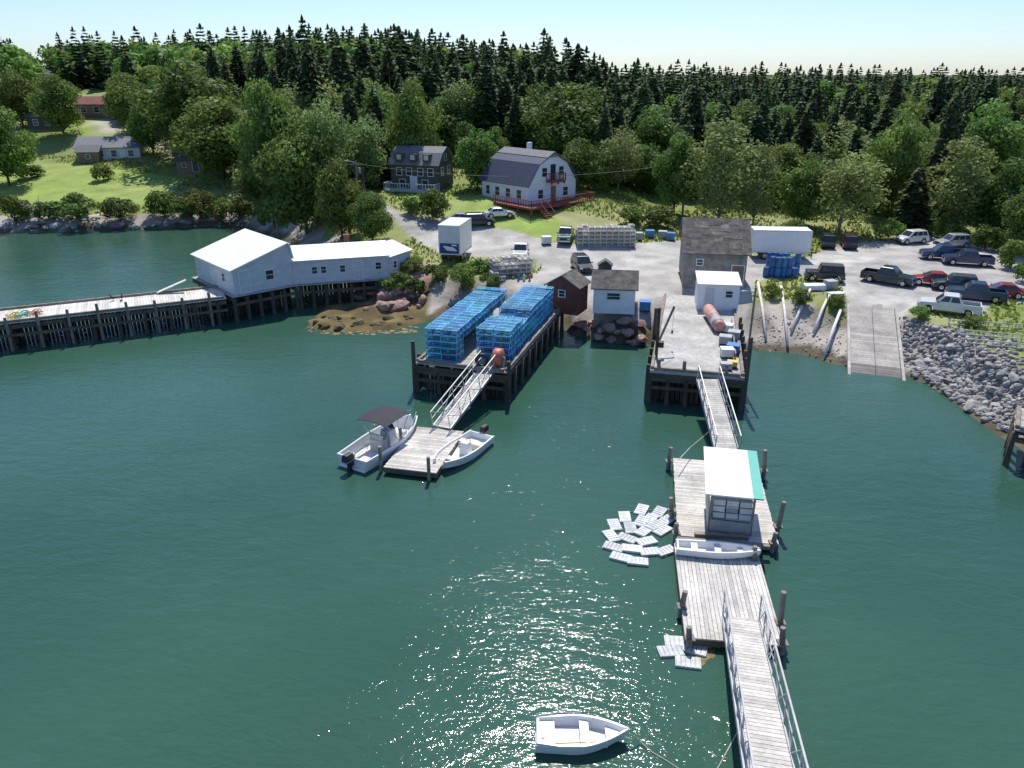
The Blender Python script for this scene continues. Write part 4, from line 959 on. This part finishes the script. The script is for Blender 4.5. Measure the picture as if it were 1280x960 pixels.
bh,rf=house('gambrel_house','pale blue two-storey house with dark blue gambrel roof and red deck',n_,a_,8.0,8.6,[(0,2.9),(.2,5.1),(.5,6.3),(.8,5.1),(1,2.9)],(M['bluewall'],M['blueroof']),
 wins=[('f',2.0,1.7,.8,1.0),('f',6.2,1.7,.8,1.0),('f',2.6,4.2,.8,1.0),('f',5.4,4.2,.8,1.0),('l',1.6,1.7,.8,1.0),('l',3.6,1.7,.8,1.0),('l',5.6,1.7,.8,1.0),('l',7.4,1.7,.7,1.0)],doors=[('f',4.1,1.5,.9,2.0,M['brownwall']),('f',4.0,4.1,.9,1.9,M['glass'])],ridge='gable',found=1.2)
MB().prism([(.35*8,5.9),(.5*8,6.52),(.65*8,5.9)],-.3,8.9).build('ridge_cap',M['greyroof'],rf)
MB().box((5.2,5.5,6.6),(.5,.5,1.1)).build('chimney',M['trim'],rf)
def deckrail(par,x0,x1,y0,y1,z,m,legs=1.4,nm='porch',sides='flr'):
    mb=MB(); mb.box(((x0+x1)/2,(y0+y1)/2,z),(x1-x0,y1-y0,.22)); mb.build(nm+'_floor',m,par)
    mb=MB(); E={'f':((x0,y0),(x1,y0)),'l':((x0,y0),(x0,y1)),'r':((x1,y0),(x1,y1))}
    for (a,b) in [E[k] for k in sides]:
        mb.bar((*a,z+.95),(*b,z+.95),.08); mb.bar((*a,z+.25),(*b,z+.25),.06); l=math.hypot(b[0]-a[0],b[1]-a[1]); n=max(2,int(l/.38))
        for i in range(n+1): f=i/n; x=a[0]+(b[0]-a[0])*f; y=a[1]+(b[1]-a[1])*f; mb.bar((x,y,z),(x,y,z+.95),.05 if i%5 else .1)
    mb.build(nm+'_railing',m,par)
    for x in(x0+.1,(x0+x1)/2,x1-.1): MB().box((x,y0+.1,z-legs/2),(.16,.16,legs)).build(nm+'_post',m,par)
deckrail(bh,-1.6,9.0,-2.3,-.05,.55,M['redwood'],legs=2.0); deckrail(bh,-1.6,-.05,-.04,4.5,.55,M['redwood'],legs=2.0,nm='side_porch',sides='l'); deckrail(bh,2.9,5.2,-1.0,-.05,3.1,M['redwood'],legs=.3,nm='balcony')
mb=MB()
for i in range(6): mb.box((.2,-2.45-i*.26,.35-i*.2),(1.2,.3,.08))
mb.bar((-.35,-2.4,1.3),(-.35,-3.9,.1),.07).bar((.75,-2.4,1.3),(.75,-3.9,.1),.07); mb.build('steps',M['redwood'],bh)
n_=G(548,240)
d_=Vector((-.87,.28,0)).normalized(); lc=n_+d_*6.6; lc.z=n_.z
t_,rf=house('shingled_house','dark shingled two-storey house with white-trimmed windows on the lawn',lc,ang(lc,n_),6.6,5.2,[(0,3.4),(.22,4.6),(.5,5.3),(.78,4.6),(1,3.4)],(M['darkwall'],M['greyroof']),
 wins=[('f',1.2,2.4,.7,.9),('f',2.6,2.4,.7,.9),('f',4.2,2.4,.7,.9),('f',5.6,2.4,.7,.9),('f',1.6,.9,.8,1.0),('f',4.8,.9,.8,1.0),('r',1.5,2.4,.8,1.0),('r',3.6,2.4,.8,1.0),('r',2.6,4.1,.7,.7)],doors=[('f',3.2,.9,.9,1.8,M['trim'])],found=1.0)
for x in(1.3,3.2,5.1):
    MB().box((x,.35,4.15),(1.0,.9,.9)).build('dormer',M['darkwall'],rf) ; MB().box((x,-.13,4.2),(.6,.04,.6)).build('dormer_window',M['lamp'],rf)
deckrail(t_,-.2,6.8,-1.8,-.05,.15,M['greywall'],legs=1.4)
def far_house(px,py,L_,W_,prof,mats,a,label,wins=(),name='hillside_house',doors=()):
    p=G(px,py); return house(name,label,p,a,L_,W_,prof,mats,wins=wins,doors=doors,found=1.5,over=.25)
far_house(97,203,10.5,6,[(0,2.4),(.5,3.9),(1,2.4)],(M['greywall'],M['greyroof']),.15,'long grey single-storey house above the far lawn',[('f',1.5,1.4,.9,1),('f',4,1.4,.9,1),('f',6.2,1.4,.9,1),('f',9,1.4,.9,1)],doors=[('f',7.6,1,.9,1.9,M['trim'])])
far_house(98,205,3.6,2.6,[(0,2.0),(.5,2.9),(1,2.0)],(M['brownwall'],M['greyroof']),.1,'little brown shed standing in front of the long grey house',[('f',1.8,1.2,.6,.6)],name='garden_shed')
far_house(96,146,8.2,5,[(0,2.3),(.5,3.6),(1,2.3)],(M['brownwall'],M['redwall']),.1,'reddish roofed house high on the left hillside',[('f',1.5,1.3,1,1),('f',4,1.3,1,1),('f',6.5,1.3,1,1)])
far_house(36,162,7,5,[(0,2.3),(.5,3.8),(1,2.3)],(M['darkwall'],M['greyroof']),.12,'dark cottage among trees below the reddish house',[('f',1.5,1.3,.8,1),('f',3.6,1.3,.8,1),('f',5.6,1.3,.8,1)])
far_house(38,110,5.5,5,[(0,3.4),(.5,5.4),(1,3.4)],(M['greywall'],M['greyroof']),.2,'grey roofed house at the very top of the left hillside',[('f',1.5,2,.8,1),('f',4,2,.8,1)])
far_house(222,216,4.2,4,[(0,2.0),(.5,3.0),(1,2.0)],(M['brownwall'],M['shingle']),.1,'dark brown shed under the spreading tree across the cove',[('f',1.2,1.2,.6,.6)],name='garden_shed',doors=[('f',3,1,.9,1.7,M['darkwall'])])
# ------------------------------------------------------------ vehicles
def arch(x0,x1,z0,wx,r=.43,zc=.36):
    pts=[(x1,z0)]
    for w_ in sorted(wx,reverse=True):
        for i in range(9):
            a=math.pi*i/8; xx=w_+r*math.cos(a); zz=zc+r*math.sin(a)
            if zz>=z0: pts.append((xx,zz))
    pts.append((x0,z0)); return pts
PC={}
def paint(c):
    k=tuple(c)
    if k not in PC: PC[k]=mat('car_paint',c,.28,metal=.15,var=.05,scale=2,coat=.6)
    return PC[k]
WTY=MB().tube([(0,-.11,0),(0,-.09,0),(0,.09,0),(0,.11,0)],[.31,.36,.36,.31],18).mesh('tyre',M['black'],True)
WRM=MB().tube([(0,-.115,0),(0,.115,0)],[.21,.21],14).tube([(0,-.125,0),(0,.125,0)],[.07,.07],8,.6).mesh('rim',M['chrome'])
def vehicle(kind,color,px,py,head,label,z=None):
    p=G(px,py); t=thing({'pickup':'pickup_truck','suv':'parked_car','sedan':'parked_car','jeep':'off_roader'}[kind],label,'truck' if kind=='pickup' else 'car',(p.x,p.y,p.z+.02),D2R(head))
    t.scale=(.8,.8,.82)
    pm=paint(color)
    if kind=='pickup': x0,x1,W_=-2.75,2.7,1.9; wx=(-1.7,1.75); belt=1.12; hood=1.12; c0,c1,rf0,rf1,zr=-1.15,1.25,-.75,.55,1.82
    elif kind=='suv': x0,x1,W_=-2.25,2.25,1.82; wx=(-1.35,1.4); belt=1.02; hood=1.0; c0,c1,rf0,rf1,zr=-2.1,1.15,-1.75,.45,1.72
    elif kind=='jeep': x0,x1,W_=-2.1,2.0,1.8; wx=(-1.25,1.3); belt=1.1; hood=1.1; c0,c1,rf0,rf1,zr=-2.0,.7,-1.9,.45,1.85
    else: x0,x1,W_=-2.3,2.25,1.76; wx=(-1.4,1.4); belt=.92; hood=.9; c0,c1,rf0,rf1,zr=-1.75,1.05,-1.0,.2,1.42
    hw=W_/2
    if kind=='pickup': top=[(x0,.8),(c0,.8),(c0,belt),(c1,belt),(x1-.25,hood-.08),(x1,hood-.25)]
    elif kind=='jeep': top=[(x0,belt),(c1,belt),(x1-.1,hood),(x1,hood-.08)]
    elif kind=='suv': top=[(x0,.6),(x0+.05,belt),(c1,belt),(x1-.35,hood-.1),(x1,hood-.3)]
    else: top=[(x0,.55),(x0+.1,belt-.06),(c0,belt),(c1,belt),(x1-.3,hood-.15),(x1,hood-.35)]
    prof=top+arch(x0,x1,.32,wx)
    body=MB().prism(prof,-hw,hw).build('body',pm,t,bev=.05 if kind!='jeep' else .03)
    for v in body.data.vertices:
        if v.co.z>.8 and kind!='pickup': v.co.y*=.965
        if abs(v.co.x)>abs(x1)-.5: v.co.y*=.94
    if kind=='pickup':
        mb=MB()
        for s in(-1,1): mb.box(((x0+c0)/2,s*(hw-.07),.97),(c0-x0-.04,.1,.36))
        mb.box((x0+.07,0,.97),(.1,W_-.26,.34)); mb.build('bed',pm,t); MB().box(((x0+c0)/2,0,.82),(c0-x0-.2,W_-.26,.03)).build('bed_liner',M['black'],t)
    def ring(x_0,x_1,w,z): return [(x_0,-w,z),(x_1,-w,z),(x_1,w,z),(x_0,w,z)]
    wb,wt=hw-.06,hw-.2 if kind!='jeep' else hw-.1
    vs=ring(c0,c1,wb,belt-.01)+ring(rf0,rf1,wt,zr-.02)+ring(rf0+.12,rf1-.12,wt-.1,zr+.03)
    fs=[(3,2,1,0),(8,9,10,11)]
    for k in(0,4):
        for i in range(4): j=(i+1)%4; fs.append((k+i,k+j,k+4+j,k+4+i))
    MB().add(vs,fs).build('cabin',pm if kind!='jeep' else M['navy'],t)
    def win(face,u0,u1,v0,v1,nm='side_window'):
        a,b,c_,d=[Vector(vs[i]) for i in face]
        def q(u,v): return (a.lerp(b,u)).lerp(d.lerp(c_,u),v)
        n=(b-a).cross(d-a).normalized(); ce=(a+b+c_+d)/4
        if n.dot(ce-Vector(((c0+c1)/2,0,(belt+zr)/2)))<0: n=-n
        MB().add([q(u0,v0)+n*.008,q(u1,v0)+n*.008,q(u1,v1)+n*.008,q(u0,v1)+n*.008],[(0,1,2,3)]).build(nm,M['glass'],t,recalc=False)
    win((1,2,6,5),.06,.94,.08,.9,'windshield'); win((3,0,4,7),.1,.9,.2,.85,'rear_window')
    segs={'pickup':((.08,.47),(.52,.88)),'suv':((.06,.3),(.33,.6),(.63,.9)),'sedan':((.12,.48),(.52,.86)),'jeep':((.05,.45),(.5,.92))}[kind]
    for u0,u1 in segs: win((0,1,5,4),u0,u1,.15,.88); win((3,2,6,7),u0,u1,.15,.88)
    for w_ in wx:
        for s in(-1,1):
            o=thing('wheel',None,None,(w_,s*(hw-.12),.37)); o.parent=t
            inst('tyre',WTY,o); inst('rim',WRM,o)
    for s in(-1,1):
        MB().box((x1-.02,s*(hw-.28),.72 if kind!='sedan' else .62),(.08,.32,.16)).build('headlight',M['lamp'],t,bev=.02)
        MB().box((x0-.0,s*(hw-.16),.85 if kind!='sedan' else .7),(.06,.18 if kind!='pickup' else .12,.22)).build('taillight',M['red'],t)
        MB().box((c1-.25,s*(hw+.09),belt+.08),(.12,.18,.14)).build('mirror',M['black'],t,bev=.02)
    MB().box((x1+.04,0,.45),(.12,W_-.15,.2)).build('front_bumper',M['chrome'] if kind=='pickup' else M['black'],t,bev=.03)
    MB().box((x0-.04,0,.47),(.12,W_-.15,.18)).build('rear_bumper',M['chrome'] if kind=='pickup' else M['black'],t,bev=.03)
    MB().box((x1+.005,0,.7 if kind!='sedan' else .6),(.05,W_-1.0,.2)).build('grille',M['black'],t)
    return t
dk=(.015,.02,.026); nv=(.025,.055,.14); wh=(.74,.74,.73); sv=(.38,.39,.40); rd=(.38,.02,.03)
for a in [('pickup',(.015,.03,.035),1109,354,-40,'dark green pickup driving on the lot just above the boat ramp'),
('suv',wh,1138,304,195,'white SUV parked alone at the forest edge'),
('pickup',nv,1178,324,168,'navy pickup at the back of the parked row'),
('pickup',(.03,.05,.11),1208,331,163,'dark blue pickup second from the back of the parked row'),
('suv',sv,1190,309,185,'silver car half hidden behind the navy pickup'),
('sedan',rd,1164,356,160,'red car at the left end of the parked group'),
('suv',(.06,.07,.085),1193,363,158,'charcoal SUV just behind the white pickup'),
('pickup',(.02,.045,.10),1218,375,157,'dark navy pickup right of the white pickup'),
('sedan',(.30,.018,.03),1250,371,162,'dark red car nearest the right edge of the lot'),
('pickup',wh,1184,391,152,'white pickup nearest the water beside the grass strip'),
('suv',dk,1033,308,75,'black SUV left of its twin at the forest edge'),
('suv',(.05,.025,.03),1060,309,75,'dark maroon SUV right of the black one at the forest edge'),
('jeep',(.018,.018,.02),1029,351,165,'black soft-top off-roader beside the blue barrels'),
('pickup',(.03,.10,.08),707,301,-100,'dark green pickup facing the camera left of the pale trap pile'),
('pickup',(.55,.56,.56),651,322,-95,'white pickup facing the camera beside the grey trap pile'),
('suv',(.02,.02,.025),598,282,10,'dark SUV in front of the blue house'),
('sedan',wh,624,272,15,'white car parked just below the red deck steps'),
('sedan',sv,573,279,170,'silver car left of the dark SUV in front of the houses'),
('suv',(.02,.025,.03),727,338,-80,'dark car showing behind the roof of the red hut')]: vehicle(*a)
def boxtrailer(px,py,head,L_,W_,H_,label,art=False):
    p=G(px,py); t=thing('box_trailer',label,'trailer',(p.x,p.y,p.z),D2R(head))
    MB().box((0,0,.75+H_/2),(L_,W_,H_)).build('box',M['white'],t,bev=.03)
    mb=MB()
    for s in(-1,1):
        for z in(.76,.74+H_): mb.box((0,s*(W_/2+.01),z),(L_+.02,.04,.08))
    mb.build('edge_trim',M['metal'],t)
    for x in(-L_*.28,-L_*.28+.85):
        for s in(-1,1):
            o=thing('wheel',None,None,(x,s*(W_/2-.15),.37)); o.parent=t; inst('tyre',WTY,o); inst('rim',WRM,o)
    MB().box((0,0,.66),(L_-.1,W_*.5,.14)).build('chassis',M['black'],t); MB().box((L_/2+.5,0,.6),(1.0,.12,.1)).cyl((L_/2+.5,0,0),(L_/2+.5,0,.6),.05,n=6).build('tow_bar',M['black'],t)
    e=-L_/2-.016
    MB().box((e,-W_/4,.75+H_/2),(.03,W_/2-.06,H_-.1)).build('rear_door',M['offwhite'],t); MB().box((e,W_/4,.75+H_/2),(.03,W_/2-.06,H_-.1)).build('rear_door',M['offwhite'],t)
    if art:
        z0=.85
        pn=MB().box((e-.02,0,z0+.55),(.012,W_*.88,1.0)).build('picture_panel',mat('deep_blue_print',(.02,.06,.22),.5,var=.1),t)
        mb=MB().tube([(0,-.75,z0+.35),(0,-.35,z0+.5),(0,.2,z0+.55),(0,.6,z0+.75)],[.04,.2,.22,.05],10)
        for k in range(len(mb.V)): x,y,z=mb.V[k]; mb.V[k]=(e-.03+x*.02,y,z)
        mb.build('white_emblem',M['white'],pn)
        MB().box((e-.03,-.5,z0+.88),(.006,.5,.14)).build('white_patch',M['white'],pn)
    return t
boxtrailer(570,322,78,4.4,2.2,2.9,'tall white box trailer with a blue picture on its end, parked by the road bend',True)
boxtrailer(972,322,-6,5.6,2.3,2.2,'long white box trailer parked right of the grey block building')
# ------------------------------------------------------------ lot clutter
def pile_traps(px,py,a,nx_,ny_,nz_,label,grp,mm=TG):
    p=G(px,py); c0_,s0_=math.cos(a),math.sin(a)
    for i in range(nx_):
        for j in range(ny_):
            for k in range(nz_-(1 if R.random()<.25 else 0)):
                if j>0 and k<nz_-2 and 0<i<nx_-1: continue
                x,y=(i-(nx_-1)/2)*.62,(j)*1.17
                q=(p.x+x*c0_-y*s0_,p.y+x*s0_+y*c0_,p.z+.02+k*.4)
                trap(mm,q,a+math.pi/2+R.uniform(-.04,.04),f'{label}, {LAY[k]}',f'{grp}, {LAY[k]}','weathered_wire_trap','wire trap')
pile_traps(757,307,.02,10,2,5,'pale weathered trap in the long pile beside the green pickup','pale traps in the long pile')
pile_traps(640,345,.3,6,2,4,'grey trap in the pile behind the trap wharf','grey traps behind the trap wharf')
pile_traps(622,350,.3,2,1,2,'grey trap in the low pile on the bank edge','grey traps on the bank edge')
for i in range(6):
    q=G(648+i%3*7,350-i//3*6); tag(MB().tube([(0,0,0),(0,0,.12),(0,0,.4),(0,0,.55)],[.04,.13,.12,.03],9,1).build('buoy',M[['bluepl','offwhite','orange'][i%3]],None,True),f'{["blue","white","orange"][i%3]} buoy {"in front of" if i<3 else "behind"} the grey trap pile','buoy').location=(q.x,q.y,q.z)
bl=[(957,346),(964,346),(971,347),(978,347),(985,347),(992,347),(960,340),(967,340),(974,341),(981,341),(988,341),(995,341)]
for i,(a,b) in enumerate(bl):
    q=G(a,b)
    for k in range(2 if i%5 else 1):
        t=thing('blue_barrel',f'blue barrel in the {"front" if i<6 else "back"} row right of the grey block building, {"upper" if k else "lower"} tier','barrel',(q.x,q.y,q.z+.01+k*.97),R.uniform(0,6),f'blue barrels, {"front" if i<6 else "back"} row {"upper" if k else "lower"} tier'); barrel(t)
for a,b,m,lb in((838,300,'bluepl','blue tote left of the grey block building roof'),(828,298,'greypl','grey tote left of the blue tote by the block building'),(812,297,'bluepl','blue tote at the forest edge behind the lot'),(797,300,'greypl','grey tote at the right end of the long trap pile'),(683,305,'offwhite','pale tote left of the dark green pickup'),(806,388,'bluepl','blue tote at the right wall of the white hut'),(1037,362,'greypl','grey tote beside the black off-roader')): tote(G(a,b),R.uniform(-.3,.3),lb,m,(.9,.8,.7))
for (a,b),(c2,d2),lb in(((947,357),(957,428),'leftmost bleached pole lying down the beach'),((976,362),(984,436),'second bleached pole from the left on the beach'),((1012,366),(988,418),'slanting bleached pole in the middle of the beach'),((1036,372),(1016,420),'bleached pole right of the middle on the beach'),((1050,392),(1030,448),'rightmost bleached pole beside the ramp')):
    p=G(a,b)+Vector((0,0,.3)); q=G(c2,d2)+Vector((0,0,.25)); tag(MB().tube([p,p.lerp(q,.5)+Vector((0,0,.25)),q],[.11,.12,.10],8).build('bleached_pole',M['log'],None,True),lb,'pole')
p=G(1022,362); t=thing('upturned_skiff','small white skiff upside down on the bank above the bleached poles','boat',(p.x,p.y,p.z+.5),.1); o=inst('hull',hullmesh(2.8,1.2,.4,2.2,.2,M['white'],-.1,.06),t); o.rotation_euler=(math.pi,0,0)
p=G(1043,378); t=thing('white_bench','small white bench on legs at the left edge of the ramp','bench',(p.x,p.y,p.z),.2); MB().box((0,0,.8),(1.3,.7,.08)).build('top',M['white'],t)
for sx in(-1,1):
    for sy in(-1,1): MB().box((sx*.55,sy*.28,.38),(.07,.07,.76)).build('leg',M['postw'],t)
# ramp
t=thing('boat_ramp','ribbed concrete boat ramp running down into the water','ramp',(RA[0],RA[1],0),math.atan2(RB[1]-RA[1],RB[0]-RA[0])-math.pi/2)
mb=MB(); Lr=float(np.hypot(*(RB-RA))); y=-5
while y<Lr+.3:
    k=R.uniform(.88,1.1); z0=2.4*(y/Lr)-.02; z1=2.4*((y+.3)/Lr)-.02
    for x0_,x1_ in((-1.65,-.02),(.02,1.65)):
        kk=k*R.uniform(.94,1.05)*(.5 if y<1.0 else 1)
        mb.add([(x0_,y,z0),(x1_,y,z0),(x1_,y+.27,z1),(x0_,y+.27,z1),(x0_,y,z0-.2),(x1_,y,z0-.2),(x1_,y+.27,z1-.2),(x0_,y+.27,z1-.2)],[(0,1,2,3),(4,7,6,5),(0,4,5,1),(1,5,6,2),(2,6,7,3),(3,7,4,0)],kk)
    y+=.3
mb.build('slab',M['ramp'],t)
for s in(-1,1): MB().bar((s*1.78,-5,-2.4*5/Lr-.0),(s*1.78,Lr,2.40),.2,.2).build('ramp_curb',M['concrete'],t)
for i,(a,b,c2,d2) in enumerate(((1185,408,1285,414),(1195,420,1288,428),(1210,432,1290,440))):
    p=G(a,b);q=G(c2,d2); t=thing('rail_section',['far','middle','near'][i]+' aluminium rail section lying on the bank above the riprap','rail',tuple(p),0); d=q-p; mb=MB()
    for z in(.2,.5): mb.bar((0,0,z),(d.x,d.y,d.z+z),.06)
    for k in range(9): f=k/8; mb.bar((d.x*f,d.y*f,d.z*f-.1),(d.x*f,d.y*f,d.z*f+.52),.05)
    mb.build('rails',M['alu'],t)
fr3=Frame(P(1268,534,2.2),P(1330,552,2.2),P(1330,520,2.2),P(1268,508,2.2)); wharf('edge_pier','weathered timber pier cut off by the right edge of the picture',fr3,2.2,M['deckw'],step=1.2,nx=3)
POLET=[]
def upole(px,py,pyt,label,lamp=False,arms=True):
    p=G(px,py); dep=float(proj(p.x,p.y,p.z)[2]); h=(py-pyt)*dep/F*1.03; POLET.append(p+Vector((0,0,h)))
    t=thing('utility_pole',label,'pole',tuple(p),0); MB().cyl((0,0,-.5),(0,0,h),.15,.1,9).build('shaft',M['postw'],t)
    if arms: MB().box((0,0,h-.4),(1.6,.1,.12)).build('crossarm',M['postw'],t); MB().cyl((.35,.2,h-1.4),(.35,.2,h-.8),.16,n=10).build('transformer',M['metal'],t)
    if lamp: MB().bar((0,0,h-.2),(-.9,0,h),.06).box((-1.1,0,h),(.45,.2,.12)).build('street_lamp',M['alu'],t)
upole(853,268,204,'tall utility pole standing left of the block building roof')
upole(449,262,205,'utility pole with street lamp among the trees above the long shed',True)
upole(348,300,262,'short pole behind the boathouse roof',False,False)
a,b=POLET[0],POLET[1]; tag(MB().tube([a.lerp(b,i/14)-Vector((0,0,.3+4*1.6*(i/14)*(1-i/14))) for i in range(15)],.015,5).build('power_line',M['black']),'thin power line hanging between the two utility poles','wire')
p=G(48,276); t=thing('driftwood_tree','bleached dead tree with bare roots lying on the cove shore','dead tree',tuple(p),0)
MB().tube([(-2.2,0,.3),(0,.2,.8),(2.0,0,2.0)],[.3,.24,.1],8).build('trunk',M['log'],t,True)
for i in range(12):
    a=R.uniform(0,6.28); MB().tube([(R.uniform(-1,1.6),0,.8),(math.cos(a)*1.2,math.sin(a)*.6,1.3+R.random()),(math.cos(a)*2.4,math.sin(a)*1.2,R.uniform(1.2,3.4))],[.09,.06,.02],5).build('branch',M['log'],t)
for a,b,m,lb in((30,394,'teal','heap of teal rope on the long pier near the left edge'),(45,392,'orange','heap of orange rope on the long pier'),(18,396,'yellow','heap of yellow rope at the left edge of the long pier')):
    p=P(a,b,2.25); mb=MB(); pts=[(math.cos(i*.7)*(.1+.02*i),math.sin(i*.7)*(.1+.02*i),.05+.012*i*math.sin(i)**2) for i in range(26)]; mb.tube(pts,.05,5); o=mb.build('rope_heap',M[m],None,True); o.location=p; tag(o,lb,'rope')
for a,b,lb in((141,376,'left of two dark birds perched on the long pier'),(153,375,'right of two dark birds perched on the long pier')):
    p=P(a,b,2.22); t=thing('bird',lb,'bird',tuple(p),R.uniform(0,6)); MB().tube([(-.42,0,.12),(-.3,0,.17),(-.1,0,.24),(.08,0,.33),(.16,0,.44),(.18,0,.54),(.23,0,.60),(.29,0,.60),(.38,0,.585)],[.03,.06,.11,.10,.05,.035,.045,.03,.006],9).build('body',M['black'],t,True)
    for s in(-1,1): MB().cyl((-.05,s*.04,0),(-.05,s*.04,.16),.012,n=5).box((-.01,s*.04,.005),(.09,.06,.01)).build('leg',M['yellow'],t)
